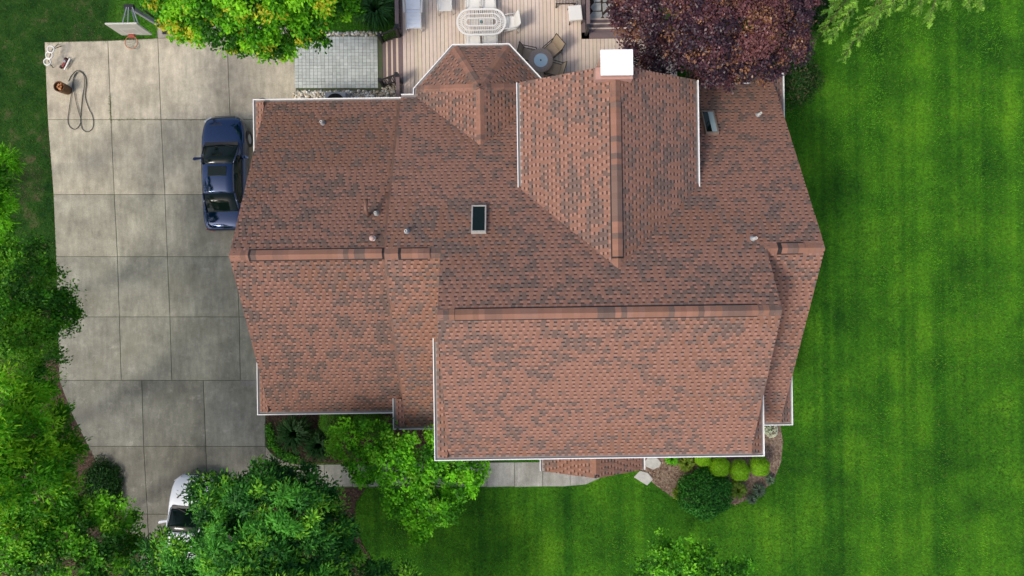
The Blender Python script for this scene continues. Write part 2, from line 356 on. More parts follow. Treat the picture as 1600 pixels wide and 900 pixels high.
ico = bmesh.new(); bmesh.ops.create_icosphere(ico, subdivisions=1, radius=1); IV = np.array([v.co[:] for v in ico.verts]); IF = [tuple(v.index for v in f.verts) for f in ico.faces]; ico.free()
def stones(poly_px, n, name, label, s=(0.035, 0.075), parent=None):
    poly = pts(poly_px); a = np.array([(p.x, p.y) for p in poly]); lo, hi = a.min(0), a.max(0); q = RNG.uniform(lo, hi, (n * 3, 2)); q = q[in_poly(q[:, 0], q[:, 1], [tuple(x) for x in a])][:n]
    V = []; Fc = []; cl = []; pal = [(0.60, 0.57, 0.49), (0.40, 0.37, 0.31), (0.68, 0.60, 0.47), (0.28, 0.26, 0.22), (0.74, 0.72, 0.67), (0.50, 0.40, 0.26)]
    for x, y in q:
        r = RNG.uniform(*s); sc = np.array([r * RNG.uniform(.8, 1.4), r * RNG.uniform(.7, 1.1), r * .6]); t = RNG.uniform(0, 6.28); vv = IV * sc * RNG.uniform(.85, 1.15, (len(IV), 1)); R = np.array([[math.cos(t), -math.sin(t), 0], [math.sin(t), math.cos(t), 0], [0, 0, 1]])
        vv = vv @ R.T + [x, y, r * .35 + RNG.uniform(0, .03)]; b = len(V); V += vv.tolist(); Fc += [tuple(b + i for i in f) for f in IF]; c = pal[RNG.integers(len(pal))]; cl += [c] * len(IV)
    return tag(put(name, mesh(name, V, Fc, m_stone, cl, True)), label, 'gravel', None, 'stuff')
gb = MB(); gb.prism(pts([(459, 141.5), (627, 141.5), (627, 131), (600, 131), (600, 200), (459, 200)][:3] + [(627, 200), (459, 200)]), -0.05, 0.010); tag(gb.build('gravel_bed', mat('grit', (0.20, 0.185, 0.15), 0.9, 0.4, 30)), 'gritty strip under river stones along the garage wall', None, None, 'structure')
stones([(459, 142), (626, 142), (626, 175), (459, 175)], 900, 'river_stones', 'pale river stones between patio and garage wall')
stones([(598, 128), (622, 128), (622, 142), (598, 142)], 90, 'river_stones', 'pale river stones beside the lower deck steps')
stones([(500, 51), (598, 50), (598, 56), (500, 56)], 170, 'river_stones', 'row of pale stones edging the far side of the patio', (0.04, 0.07))
fg = MB(); fg.prism(pts([(905, -60), (1010, -60), (1010, 62), (905, 62)]), -0.05, 0.012); flag = tag(fg.build('flagstone_patio', m_mulch), 'flagstone ground below the right deck steps', None, None, 'structure')
m_flag = mat('flagstone', (0.40, 0.40, 0.37), 0.8, 0.22, 5, bump=0.5, bscale=25)
for pl in ([(918, 28), (926, 19), (940, 19), (941, 26), (934, 33), (925, 34)], [(942, 25), (953, 15), (963, 22), (966, 31), (948, 33)], [(922, 12), (928, 5), (939, 5), (939, 17), (927, 18)], [(941, 6), (946, 5), (950, 12), (942, 20)], [(949, 8), (957, 0), (968, 2), (966, 12), (955, 14)], [(926, -4), (940, -5), (938, 3), (928, 4)], [(941, -6), (950, -5), (949, 3), (942, 4)]):
    w = pts([(x, y) for x, y in pl]); b = MB(); b.prism([(p.x, p.y) for p in w], 0.0, 0.055 + random.uniform(0, .01)); b.build('flagstone', m_flag, flag, bevel=0.012)
for k, pl in enumerate(([(1006, 722), (1012, 715), (1026, 715), (1033, 722), (1030, 729), (1020, 733), (1010, 729)], [(990, 745), (1000, 735), (1012, 738), (1020, 748), (1011, 758), (1001, 752)])):
    w = pts(pl); b = MB(); b.prism([(p.x, p.y) for p in w], 0.0, 0.06); tag(b.build('stepping_stone', m_flag, bevel=0.015), ['rounded stepping stone close against the porch eave', 'angular stepping stone at the lawn edge below the porch'][k], 'stone', 'stepping stones')

# ------------------------------------------------------------ the house
house = empty('house', (0.5, 1, 0), 'large house with brown shingle roofs and white gutters', 'house')
SALMON = np.array((0.276, 0.147, 0.107)); RUST = np.array((0.248, 0.130, 0.090)); GREYB = np.array((0.166, 0.113, 0.093)); TAUPE = np.array((0.214, 0.130, 0.101))
def smooth_noise(seed):
    r = np.random.default_rng(abs(seed) + 100); g1 = r.normal(size=(64, 64)); g2 = r.normal(size=(128, 128))
    def smp(g, x, y):
        n = g.shape[0]; xi, yi = math.floor(x), math.floor(y); fx, fy = x - xi, y - yi; fx = fx * fx * (3 - 2 * fx); fy = fy * fy * (3 - 2 * fy)
        return (g[xi % n, yi % n] * (1 - fx) + g[(xi + 1) % n, yi % n] * fx) * (1 - fy) + (g[xi % n, (yi + 1) % n] * (1 - fx) + g[(xi + 1) % n, (yi + 1) % n] * fx) * fy
    return lambda u, v: .30 * smp(g1, u * .9, v * 1.2) + .80 * smp(g2, u * 3.6 + 7, v * 6.5), lambda u, v: smp(g2, u * .35, v * .5)
def shingle_col(u, v, nf):
    k = nf[0](u, v) + random.gauss(0, .32); h = nf[1](u, v)
    c = GREYB if k > .52 else TAUPE if k > .22 else RUST * 1.0 if h + random.gauss(0, .25) > .5 else SALMON
    return tuple(c * random.uniform(.95, 1.05) * TONE[0])
TONE = [1.0]
def roof_slope(name, poly, parent, seed, deck=True, thick=0.11):
    TONE[0] = {'garage_roof': 0.86, 'link_roof': 0.98, 'bay_roof': 0.92, 'main_roof': 0.97}.get(name, 1.0)       # separate shingle batches
    """poly: 3-D planar polygon, first edge is the eave (low edge). Builds the sheathing and its shingles."""
    poly = [Vector(p) for p in poly]; o = poly[0]; u = (poly[1] - poly[0]); u.z = 0; u.normalize()
    nrm = Vector((0, 0, 0))
    for i in range(1, len(poly) - 1): nrm += (poly[i] - o).cross(poly[i + 1] - o)
    nrm.normalize()
    if nrm.z < 0: nrm = -nrm
    v = nrm.cross(u)
    if v.z < 0: v = -v
    uv = [((p - o).dot(u), (p - o).dot(v)) for p in poly]; n = len(poly)
    order = list(range(n))
    ar = sum(poly[i].x * poly[(i + 1) % n].y - poly[(i + 1) % n].x * poly[i].y for i in range(n))
    if ar < 0: order.reverse()
    b = MB(); top = [poly[i] for i in order]; bot = [poly[i] - Vector((0, 0, thick)) for i in order]
    b.add(bot + top, [tuple(reversed(range(n))), tuple(range(n, 2 * n))] + [(i, (i + 1) % n, n + (i + 1) % n, n + i) for i in range(n)])
    sheath = b.build(name, m_roofdeck, parent)
    def spans(vv):
        xs = []
        for i in range(n):
            (a, c), (d, e) = uv[i], uv[(i + 1) % n]
            if (c > vv) != (e > vv): xs.append(a + (d - a) * (vv - c) / (e - c))
        xs.sort(); return [(xs[i], xs[i + 1]) for i in range(0, len(xs) - 1, 2)]
    vmin = min(c for _, c in uv); vmax = max(c for _, c in uv); e = 0.143; nf = smooth_noise(seed); s = MB()
    pt = lambda a, c, h: o + u * a + v * c + nrm * h
    k = 0; vv = vmin
    while vv < vmax - 0.02:
        v1 = min(vv + e, vmax); lo = spans(vv + 0.004); hi = spans(v1 - 0.004)
        if len(lo) != len(hi):
            mid = spans((vv + v1) / 2); lo = lo if len(lo) == len(mid) else mid; hi = hi if len(hi) == len(mid) else mid
            if len(lo) != len(hi): lo = hi = mid
        for (L0, R0), (L1, R1) in zip(lo, hi):
            L, R = min(L0, L1), max(R0, R1); a = L - random.uniform(0, 0.2); cl0 = lambda x: min(max(x, L0), R0); cl1 = lambda x: min(max(x, L1), R1)
            while a < R:
                w = random.uniform(0.10, 0.165); gp = random.uniform(0.065, 0.115); bb = a + w; cc = bb + gp
                # laminated tab
                A0, B0, A1, B1 = cl0(a), cl0(bb), cl1(a), cl1(bb); h0, h1 = 0.026, 0.010
                if B0 - A0 > 0.004 or B1 - A1 > 0.004:
                    col = shingle_col(a, vv, nf)
                    s.add([pt(A0, vv, h0), pt(B0, vv, h0), pt(B1, v1, h1), pt(A1, v1, h1), pt(A0, vv, 0), pt(B0, vv, 0), pt(B1, v1, 0), pt(A1, v1, 0)], [(0, 1, 2, 3), (4, 5, 1, 0), (5, 6, 2, 1), (7, 4, 0, 3)], col)
                # lower layer between tabs with its printed dark band
                A0, B0, A1, B1 = cl0(bb), cl0(cc), cl1(bb), cl1(cc)
                if B0 - A0 > 0.004 or B1 - A1 > 0.004:
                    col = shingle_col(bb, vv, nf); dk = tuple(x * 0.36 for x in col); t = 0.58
                    Am, Bm = A0 + (A1 - A0) * t, B0 + (B1 - B0) * t; vm = vv + (v1 - vv) * t
                    s.add([pt(A0, vv, .012), pt(B0, vv, .012), pt(Bm, vm, .009), pt(Am, vm, .009), pt(A0, vv, 0), pt(B0, vv, 0)], [(0, 1, 2, 3), (4, 5, 1, 0)], tuple(min(1, x * 1.2 + .03) for x in col))
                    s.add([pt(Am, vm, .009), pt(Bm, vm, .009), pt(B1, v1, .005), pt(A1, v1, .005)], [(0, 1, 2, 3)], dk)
                a = cc
        vv += e; k += 1
    # orient faces up
    o2 = s.build('shingles', m_shingle, sheath); tag(o2, None, None, None, 'stuff')
    return sheath

CAPT = [(0.295, 0.154, 0.110), (0.305, 0.158, 0.112), (0.275, 0.145, 0.100), (0.24, 0.135, 0.101), (0.29, 0.16, 0.12), (0.19, 0.122, 0.098), (0.165, 0.112, 0.092)]
def ridge(name, a, b, parent, s1, s2, vent=None, wdt=0.16, step=0.172, lift=0.0):
    """cap pieces along a->b; s1, s2: drop per metre on the left and right side; vent=(t0,t1) metres of raised vent"""
    a = Vector(a); b = Vector(b); d = (b - a); Ln = d.length; d.normalize(); hd = Vector((d.x, d.y, 0)).normalized(); side = Vector((-hd.y, hd.x, 0))
    base = MB(); z0 = 0.022
    def prof(p, h, w): return [p + side * w + Vector((0, 0, -s1 * w + h)), p + Vector((0, 0, h + 0.004)), p - side * w + Vector((0, 0, -s2 * w + h))]
    if vent:
        q = prof(a + d * vent[0], 0.020, wdt + .03) + prof(a + d * vent[1], 0.020, wdt + .03) + prof(a + d * vent[0], 0.050, wdt + .027) + prof(a + d * vent[1], 0.050, wdt + .027)
        base.add(q, [(0, 1, 4, 3), (1, 2, 5, 4), (6, 9, 10, 7), (7, 10, 11, 8), (0, 3, 9, 6), (5, 2, 8, 11), (0, 6, 7, 1), (1, 7, 8, 2), (3, 4, 10, 9), (4, 5, 11, 10)])
    else:
        q = prof(a, 0.010, wdt) + prof(b, 0.010, wdt); base.add(q, [(0, 1, 4, 3), (1, 2, 5, 4)])
    root = base.build(name, m_vent, parent)
    # one shared piece
    pc = MB(); L = step + 0.02
    P0 = lambda t, h, w: [hd * 0 + d * t + side * w + Vector((0, 0, -s1 * w + h)), d * t + Vector((0, 0, h + .004)), d * t - side * w + Vector((0, 0, -s2 * w + h))]
    q = P0(0, 0.016, wdt) + P0(L, 0.006, wdt * .98) + P0(0, 0.0, wdt) + P0(L, -0.004, wdt * .98)
    pc.add(q, [(0, 1, 4, 3), (1, 2, 5, 4), (6, 7, 1, 0), (7, 8, 2, 1), (6, 0, 3, 9), (2, 8, 11, 5), (9, 3, 4, 10), (10, 4, 5, 11)])
    me = mesh('ridge_cap', pc.v, pc.f, m_cap); n = int(Ln / step); last = 0
    for i in range(n):
        t = i * step; h = 0.066 if (vent and vent[0] - .05 < t < vent[1] - .1) else 0.014
        oo = bpy.data.objects.new('ridge_cap', me); C.objects.link(oo); oo.parent = root; oo.location = a + d * t + Vector((0, 0, h + lift))
        if random.random() < 0.3: c = CAPT[last]
        else: last = random.choice((0, 0, 1, 2, 3, 4, 5, 6)); c = CAPT[last]
        f = random.uniform(.92, 1.08); oo.color = (c[0] * f, c[1] * f, c[2] * f, 1)
    return root
def gutter(path, parent, out, name='gutter'):
    """U-shaped trough along a horizontal path; out: outward unit vectors per segment handled by offsetting the polyline"""
    path = [Vector(p) for p in path]; n = len(path); off = []
    for i in range(n):
        ns = []
        if i > 0: e = (path[i] - path[i - 1]).xy.normalized(); ns.append(Vector((e.y, -e.x)) * out)
        if i < n - 1: e = (path[i + 1] - path[i]).xy.normalized(); ns.append(Vector((e.y, -e.x)) * out)
        k = sum(ns, Vector((0, 0))) / len(ns); k = k / max(0.3, k.length_squared) if len(ns) > 1 else k
        off.append(Vector((k.x, k.y, 0)))
    sec = [(-0.005, -0.01, 0), (-0.005, -0.12, 0), (0.10, -0.12, 0), (0.128, -0.03, 0), (0.128, 0.008, 0), (0.102, 0.008, 0), (0.098, -0.055, 1), (0.012, -0.055, 1), (0.012, -0.01, 0)]
    V = []; Fc = []; mi = []; m = len(sec)
    for i in range(n):
        for r, z, _ in sec: V.append(path[i] + off[i] * r + Vector((0, 0, z - 0.02)))
    for i in range(n - 1):
        for k in range(m):
            Fc.append((i * m + k, i * m + (k + 1) % m, (i + 1) * m + (k + 1) % m, (i + 1) * m + k)); mi.append(1 if k in (6,) else 0)
    Fc += [tuple(range(m)), tuple((n - 1) * m + k for k in reversed(range(m)))]; mi += [0, 0]
    return put(name, mesh(name, V, Fc, [m_white, m_gut_in], None, False, mi), parent)

# roof planes ------------------------------------------------- (house frame, metres)
zP = lambda y: 7.05 - 0.625 * (y - 1.10)          # the long rear slope
zA1 = lambda y: 6.40 - 0.589 * (y - 1.15); zA2 = lambda y: 6.40 + 0.613 * (y - 1.15)
zB = lambda y: 7.05 + 0.612 * (y - 1.10); zD = lambda y: 8.206 + 0.582 * (y + 0.75)
def V3(x, y, f): return (x, y, f(y))
AL, BL, DL, DR, ER = -8.93, -3.90, -2.18, 7.82, 9.62
garage_roof = roof_slope('garage_roof', [V3(AL, 6.92, zA1), V3(BL + .1, 6.92, zA1), V3(BL + .1, 1.15, zA1), V3(AL, 1.15, zA1)], house, 1)
roof_slope('garage_roof', [V3(AL, -4.40, zA2), V3(BL + .1, -4.40, zA2), V3(BL + .1, 1.15, zA2), V3(AL, 1.15, zA2)], house, 2)
XG0, XG1, XGC = -3.34, 1.33, -1.0
FX0, FX1, FXC = 0.36, 6.05, 3.205; zF = lambda x: 5.75 + 0.58 * (2.845 - abs(x - FXC)); zFr = zF(FXC)
yF_e = 1.10 - (5.75 - 7.05) / 0.625; yF_r = 1.10 - (zFr - 7.05) / 0.625; zGr = 4.70; yG_r = 1.10 - (zGr - 7.05) / 0.625
yeB = 6.92; yeE = 7.20
main = roof_slope('main_roof', [V3(BL, yeB, zP), V3(XG0, yeB, zP), V3(XGC, yG_r, zP), V3(FX0 + .02, yG_r + (FX0 + .02 - XGC) * (yeB - yG_r) / (XG1 - XGC), zP), V3(FX0 + .02, yF_e, zP), V3(FXC, yF_r, zP), V3(FX1 - .02, yF_e, zP), V3(FX1 - .02, yeE, zP), V3(8.75, yeE, zP), V3(8.75, 7.62, zP), V3(ER, 7.62, zP), V3(ER, 1.10, zP), V3(DR, 1.10, zP), V3(DR, -0.75, zP), V3(DL, -0.75, zP), V3(DL, 1.10, zP), V3(BL, 1.10, zP)], house, 3)
roof_slope('front_roof', [V3(DL, -5.56, zD), V3(DR, -5.56, zD), V3(DR, -0.75, zD), V3(DL, -0.75, zD)], house, 4)
roof_slope('link_roof', [V3(BL, -4.93, zB), V3(DL + .02, -4.93, zB), V3(DL + .02, 1.10, zB), V3(BL, 1.10, zB)], house, 5)
roof_slope('wing_roof', [V3(DR - .02, -4.97, zB), V3(ER, -4.97, zB), V3(ER, 1.10, zB), V3(DR - .02, 1.10, zB)], house, 6)
YFN = 6.70
roof_slope('rear_gable_roof', [(FX0, YFN, 5.75), (FX0, yF_e, 5.75), (FXC, yF_r, zFr), (FXC, YFN, zFr)], house, 7)
roof_slope('rear_gable_roof', [(FX1, yF_e, 5.75), (FX1, YFN, 5.75), (FXC, YFN, zFr), (FXC, yF_r, zFr)], house, 8)
zg = zP(yeB); ap = (XGC, 6.85, zGr); gv = [(XG0, 7.19, zg), (-1.97, 8.69, zg), (-0.03, 8.69, zg), (XG1, 7.19, zg)]
def onG(x, y): return (x, y, zg + (zGr - zg) * (1 - abs(x - XGC) / (XG1 - XGC)))
roof_slope('bay_roof', [(XG0, 7.19, zg), (XG0, yeB, zg), (XGC, yG_r, zGr), ap], house, 9)
roof_slope('bay_roof', [(XG1, yeB, zg), (XG1, 7.19, zg), ap, (XGC, yG_r, zGr)], house, 10)
for i in range(3): roof_slope('bay_roof', [gv[i + 1], gv[i], ap], house, 11 + i)
HX0, HX1, HXC = 1.06, 4.68, 2.87
roof_slope('porch_roof', [(HX0, -6.75, 2.9), (HX0, -5.0, 2.9), (HXC, -5.0, 3.92), (HXC, -6.75, 3.92)], house, 15)
roof_slope('porch_roof', [(HX1, -5.0, 2.9), (HX1, -6.75, 2.9), (HXC, -6.75, 3.92), (HXC, -5.0, 3.92)], house, 16)

for f_, ya, yb in ((zA1, 6.9, 1.15), (zA2, -4.38, 1.15)):
    b = MB(); b.bar((BL - .13, ya, f_(ya) + .03), (BL - .13, yb, f_(yb) + .03), .10, .02); b.build('step_flashing', mat('brown_flashing', (.15, .088, .066), .7, .3, 6) if 'brown_flashing' not in bpy.data.materials else bpy.data.materials['brown_flashing'], house)
# ridges
ridge('ridge_vent', (AL, 1.15, 6.40), (BL - .02, 1.15, 6.40), house, .589, .613, (0.60, 4.9))
ridge('ridge_vent', (BL, 1.10, 7.05), (DL - .0, 1.10, 7.05), house, .625, .612, (0.42, 1.32))
ridge('ridge_vent', (DL, -0.75, 8.206), (DR, -0.75, 8.206), house, .625, .582, (0.5, 9.3))
ridge('ridge_vent', (DR - .05, 1.10, 7.05), (ER, 1.10, 7.05), house, .625, .612, (0.40, 1.2))
ridge('ridge_vent', (FXC, YFN - .1, zFr), (FXC, yF_r - .05, zFr), house, .58, .58, (1.05, 5.75))
ridge('porch_ridge', (HXC, -5.05, 3.92), (HXC, -6.75, 3.92), house, .56, .56, None, .14)
gs = (zGr - zg) / 2.33
ridge('bay_ridge', (XGC, yG_r + .05, zGr), ap, house, gs, gs, None, .14)
for gp_, k in zip(gv, range(4)): ridge('hip_ridge', gp_, ap, house, .24, .24, None, .15)

# eave returns at the gable corners and gutters
def eave_return(x_rake, y_eave, z_eave, sx, sy, L=1.7, d=0.34):
    """small shingled shelf wrapping the corner: sx outward in x, sy outward in y"""
    x0 = x_rake + sx * d; y0 = y_eave; y1 = y_eave - sy * L
    roof_slope('eave_return', [(x0, y1, z_eave), (x0, y0, z_eave), (x_rake, y0 - sy * .0, z_eave + .16), (x_rake, y1, z_eave + .16)], house, int(x_rake * 10) + 50, thick=0.14)
    return x0, y1
def eave_line(xa, xb, y, z, sy, retL=None, retR=None):
    path = []
    if retL: path.append((xa - .34, y - sy * retL, z))
    path.append((xa - (.34 if retL else 0), y, z)); path.append((xb + (.34 if retR else 0), y, z))
    if retR: path.append((xb + .34, y - sy * retR, z))
    gutter(path, house, -sy)
    if retL: eave_return(xa, y, z, -1, sy, retL)
    if retR: eave_return(xb, y, z, 1, sy, retR)
eave_line(AL, BL - .02, 6.92, zA1(6.92), 1, 1.8, None)
eave_line(AL, BL - .02, -4.40, zA2(-4.40), -1, 1.8, None)
eave_line(BL, DL, -4.93, zB(-4.93), -1, 1.0, None)
eave_line(DL, DR, -5.56, zD(-5.56), -1, 4.0, 1.9)
eave_line(DR + .36, ER, -4.97, zB(-4.97), -1, None, 1.9)
gutter([(BL, yeB, zg), (XG0, yeB, zg), gv[0], gv[1], gv[2], gv[3]], house, -1)
gutter([(FX1 + .15, yeE, zP(yeE)), (8.75, yeE, zP(yeE))], house, -1)
eave_line(8.75, ER, 7.62, zP(7.62), 1, None, 1.9)
gutter([(FX0, yF_e + .1, 5.75), (FX0, YFN, 5.75)], house, -1); gutter([(FX1, YFN, 5.75), (FX1, yF_e - .15, 5.75)], house, -1)
gutter([(HX0, -6.75, 2.9), (HX0, -5.5, 2.9)], house, -1); gutter([(HX1, -5.5, 2.9), (HX1, -6.75, 2.9)], house, -1)

# walls
def gable_x(name, x0, x1, prof):
    n = len(prof); b = MB(); b.add([(x0, y, z) for y, z in prof] + [(x1, y, z) for y, z in prof], [tuple(range(n)), tuple(reversed(range(n, 2 * n)))] + [(i, n + i, n + (i + 1) % n, (i + 1) % n) for i in range(n)])
    return b.build(name, m_siding, house)
gable_x('garage_wall', AL + .15, BL + .16, [(-4.0, 0), (-4.0, zA2(-4) - .14), (1.15, 6.24), (6.5, zA1(6.5) - .14), (6.5, 0)])
gable_x('link_wall', BL + .14, DL + .14, [(-4.5, 0), (-4.5, zB(-4.5) - .14), (1.1, 6.88), (6.5, zP(6.5) - .14), (6.5, 0)])
gable_x('main_wall', DL + .15, DR - .15, [(-5.1, 0), (-5.1, zD(-5.1) - .14), (-.75, 8.04), (6.49, zP(6.49) - .14), (6.49, 0)])
gable_x('wing_wall', DR - .16, ER - .15, [(-4.5, 0), (-4.5, zB(-4.5) - .14), (1.1, 6.88), (6.7, zP(6.7) - .14), (6.7, 0)])
b = MB(); pr = [(FX0 + .45, 0), (FX0 + .45, zF(FX0 + .45) - .14), (FXC, zFr - .15), (FX1 - .45, zF(FX1 - .45) - .14), (FX1 - .45, 0)]; n = 5
b.add([(x, 1.2, z) for x, z in pr] + [(x, YFN - .15, z) for x, z in pr], [tuple(reversed(range(n))), tuple(range(n, 2 * n))] + [((i + 1) % n, n + (i + 1) % n, n + i, i) for i in range(n)]); b.build('rear_gable_wall', m_siding, house)
BAYW = [(XG0 + .4, 6.3), (XG0 + .4, 7.03), (-1.82, 8.27), (-.18, 8.27), (XG1 - .4, 7.03), (XG1 - .4, 6.3)]
b = MB(); b.prism(BAYW, 0, zg - .06); b.build('bay_wall', m_siding, house)
b = MB(); b.box(HX0 + .1, HX1 - .1, -6.55, -5.1, 0, .14); b.build('porch_floor', m_conc, house).color = (.35, .34, .31, 1)
for x in (HX0 + .25, HX1 - .25):
    b = MB(); b.box(x - .09, x + .09, -6.5, -6.32, .14, 2.8); b.box(x - .13, x + .13, -6.54, -6.28, .14, .3); b.build('porch_column', m_white, house)
b = MB(); b.add([(HX0 + .1, -6.68, 2.82), (HX1 - .1, -6.68, 2.82), (HXC, -6.68, 3.76), (HX0 + .1, -6.56, 2.82), (HX1 - .1, -6.56, 2.82), (HXC, -6.56, 3.76)], [(0, 1, 2), (5, 4, 3), (0, 3, 4, 1), (1, 4, 5, 2), (2, 5, 3, 0)]); b.build('porch_pediment', m_white, house)
def window(x, y, z0, w, h, nx, ny, name='window'):
    T = Matrix.Translation((x, y, 0)) @ Matrix.Rotation(math.atan2(ny, nx), 4, 'Z')
    f = MB(); f.box(0, .05, -w / 2 - .08, w / 2 + .08, z0 - .08, z0, T=T); f.box(0, .05, -w / 2 - .08, w / 2 + .08, z0 + h, z0 + h + .08, T=T); f.box(0, .05, -w / 2 - .08, -w / 2, z0, z0 + h, T=T); f.box(0, .05, w / 2, w / 2 + .08, z0, z0 + h, T=T); f.box(0, .035, -.02, .02, z0, z0 + h, T=T)
    wo = f.build(name, m_white, house); p = MB(); p.box(.004, .02, -w / 2, w / 2, z0, z0 + h, T=T); p.build('pane', m_glass, wo)
for x in (-1.0, 6.2): window(x, -5.1, 1.0, 1.3, 1.4, 0, -1)
for x in (-1.0, 2.9, 6.2): window(x, -5.1, 3.6, 1.3, 1.3, 0, -1)
for y in (4.4, -1.5): window(ER - .15, y, 1.0, 1.1, 1.4, 1, 0)
window(-1.0, 8.27, 1.0, 1.3, 1.5, 0, 1); window(FXC - 1.2, YFN - .15, 3.6, 1.0, 1.3, 0, 1); window(FXC + 1.2, YFN - .15, 3.6, 1.0, 1.3, 0, 1)
for y in (4.6, 1.6, -1.8):
    dd = MB(); x = AL + .15
    for k in range(4): dd.box(x - .05, x + .002, y - 1.25, y + 1.25, .04 + k * .53, .04 + k * .53 + .515)
    dd.build('garage_door', m_white, house)
window(2.1, -5.1, .16, .9, 2.0, 0, -1, 'front_door')

# skylights, chimney, vents on the roof
def on_plane(px, py, f):
    z = 5.0
    for _ in range(30): z = f(P(px, py, z).y)
    return P(px, py, z)
def skylight(corners_px, f, open_=False):
    p = [on_plane(x, y, f) for x, y in corners_px]; c = sum(p, Vector()) / 4; w = ((p[1] - p[0]).length + (p[2] - p[3]).length) / 2; h = ((p[3] - p[0]).length + (p[2] - p[1]).length) / 2
    ang = math.atan(0.625); T = Matrix.Translation(c) @ Matrix.Rotation(-ang, 4, 'X'); t = .045; hh = .13
    fr = MB(); fr.box(-w / 2, w / 2, h / 2 - t, h / 2, 0, hh, T=T); fr.box(-w / 2, w / 2, -h / 2, -h / 2 + t * 1.3, 0, hh, T=T); fr.box(-w / 2, -w / 2 + t, -h / 2 + t * 1.3, h / 2 - t, 0, hh, T=T); fr.box(w / 2 - t, w / 2, -h / 2 + t * 1.3, h / 2 - t, 0, hh, T=T)
    fo = fr.build('skylight', mat('skylight_frame', (0.36, 0.34, 0.31) if not open_ else (.20, .15, .12), .5, .1, 8), house, bevel=.008)
    g = MB(); g.box(-w / 2 + t, w / 2 - t, -h / 2 + t * 1.3, h / 2 - t, .02, hh - .03, T=T); g.build('pane', m_glass, fo)
    if open_:
        s = MB(); s.box(-w / 2 + t + .19, w / 2 - t - .005, -h / 2 + t * 1.3 + .01, h / 2 - t - .01, hh - .028, hh - .018, T=T); s.build('blind', mat('blind', (.30, .38, .40), .5, .05, 4), fo)
skylight([(736.5, 324), (760, 324), (760, 366), (737, 366)], zP)
skylight([(1095, 177), (1115, 176), (1122, 211), (1101, 212)], zP, True)
def vent(px, py, f, kind):
    p = on_plane(px, py, f); b = MB()
    if kind == 'pipe':
        b.lathe(p + Vector((0, 0, -.05)), [(.045, 0), (.045, .36), (.03, .36), (.03, .2)], 12); o = b.build('vent_pipe', m_wresin, house)
        c = MB(); c.lathe(p + Vector((0, 0, -.03)), [(.10, 0), (.085, .10), (.05, .15)], 14); c.build('collar', m_gray, o)
    elif kind == 'cap':
        b.lathe(p + Vector((0, 0, -.05)), [(.04, 0), (.04, .22), (.085, .22), (.085, .27), (.05, .31), (0.001, .33)], 14); o = b.build('vent_cap', mat('vent_cap', (.45, .31, .27), .6, .1, 6), house)
        c = MB(); c.lathe(p + Vector((0, 0, -.03)), [(.10, 0), (.085, .08), (.045, .12)], 14); c.build('collar', m_shingle, o)
    else:
        q = [p + Vector((0, 0, -.1)), p + Vector((0, 0, .30)), p + Vector((-.01, .05, .40)), p + Vector((-.02, .14, .44)), p + Vector((-.02, .36, .42)), p + Vector((-.02, .43, .36))]
        b.tube(q, .062, 10); b.build('flue_elbow', mat('brown_flue', (.16, .085, .06), .5, .1, 6), house, smooth=True)
vent(505, 193, zA1, 'pipe'); vent(589, 334, zA1, 'pipe'); vent(577, 335, zA1, 'elbow'); vent(583, 373, zA1, 'cap'); vent(636, 362, zP, 'pipe'); vent(1184, 180, zP, 'pipe'); vent(1176, 373, zP, 'pipe')
ch = MB(); c0 = P(941, 80, 7.85); c1 = P(987, 114, 7.85); ch.box(c0.x, c1.x, c1.y, c0.y, 0, 7.76)
cho = ch.build('chimney', mat('chimney_siding', (.42, .25, .20), .7, .12, 6), house)
cp = MB(); cp.box(c0.x - .05, c1.x + .05, c1.y - .05, c0.y + .05, 7.76, 7.85); cp.build('chimney_cap', m_white, cho, bevel=.012)
fl = MB(); zb = zF(c0.x) ; fl.box(c0.x - .16, c1.x + .10, c1.y - .06, c1.y + .3, 7.0, zFr + .07); fl.build('flashing', mat('flashing', (.40, .24, .20), .6, .1, 6), cho)

# ------------------------------------------------------------ deck, steps, railings
ZD = 0.73
deck = empty('deck', P(770, 30, 0), 'raised beige board deck behind the house', 'deck')
xa = P(629, 60, ZD).x; xr = P(909, 60, ZD).x; ycut = P(912, 61, ZD).y; x = xa; i = 0; pitch = .152
bay = [(p[0], p[1]) for p in BAYW]
def bay_top(x):
    best = 6.52
    for (x0, y0), (x1, y1) in zip(bay, bay[1:]):
        if min(x0, x1) <= x <= max(x0, x1) and x0 != x1: best = max(best, y0 + (y1 - y0) * (x - x0) / (x1 - x0))
    return best
while x < 6.6:
    y0 = max(bay_top(x), bay_top(x + pitch)) + .02; y1 = 12.6 if x + pitch < xr else ycut
    if FX0 + .3 < x + pitch and x < FX1: y0 = max(y0, YFN - .13)
    b = MB(); b.box(x + .007, x + pitch - .007, y0, y1, ZD - .03, ZD); o = b.build('deck_board', m_deckboard, deck); f = random.uniform(.95, 1.05); o.color = (f, f * random.uniform(.97, 1.02), f * random.uniform(.94, 1.03), 1)
    x += pitch; i += 1
b = MB(); b.box(xa, xr, 6.6, 12.6, ZD - .25, ZD - .05); b.box(xr, 6.6, 6.7, ycut, ZD - .25, ZD - .05)
for xx in (xa + .1, -1, 2): b.box(xx, xx + .12, 12.2, 12.32, 0, ZD - .25)
b.box(xa + .02, xa + .14, 9.0, 9.12, 0, ZD - .25); b.box(6.3, 6.42, 8.6, 8.72, 0, ZD - .25); b.build('deck_frame', mat('deck_shadow_wood', (.06, .045, .035), .9, .2, 8), deck)
xl0 = P(622, 60, ZD).x
b = MB(); b.box(xl0, xa - .004, P(0, 157, ZD).y - .15, 12.6, ZD - .04, ZD + .003); b.build('border_board', m_purple, deck)
b = MB(); b.box(xr + .004, xr + .30, ycut, 12.6, ZD - .04, ZD + .003); b.build('border_board', m_purple, deck)
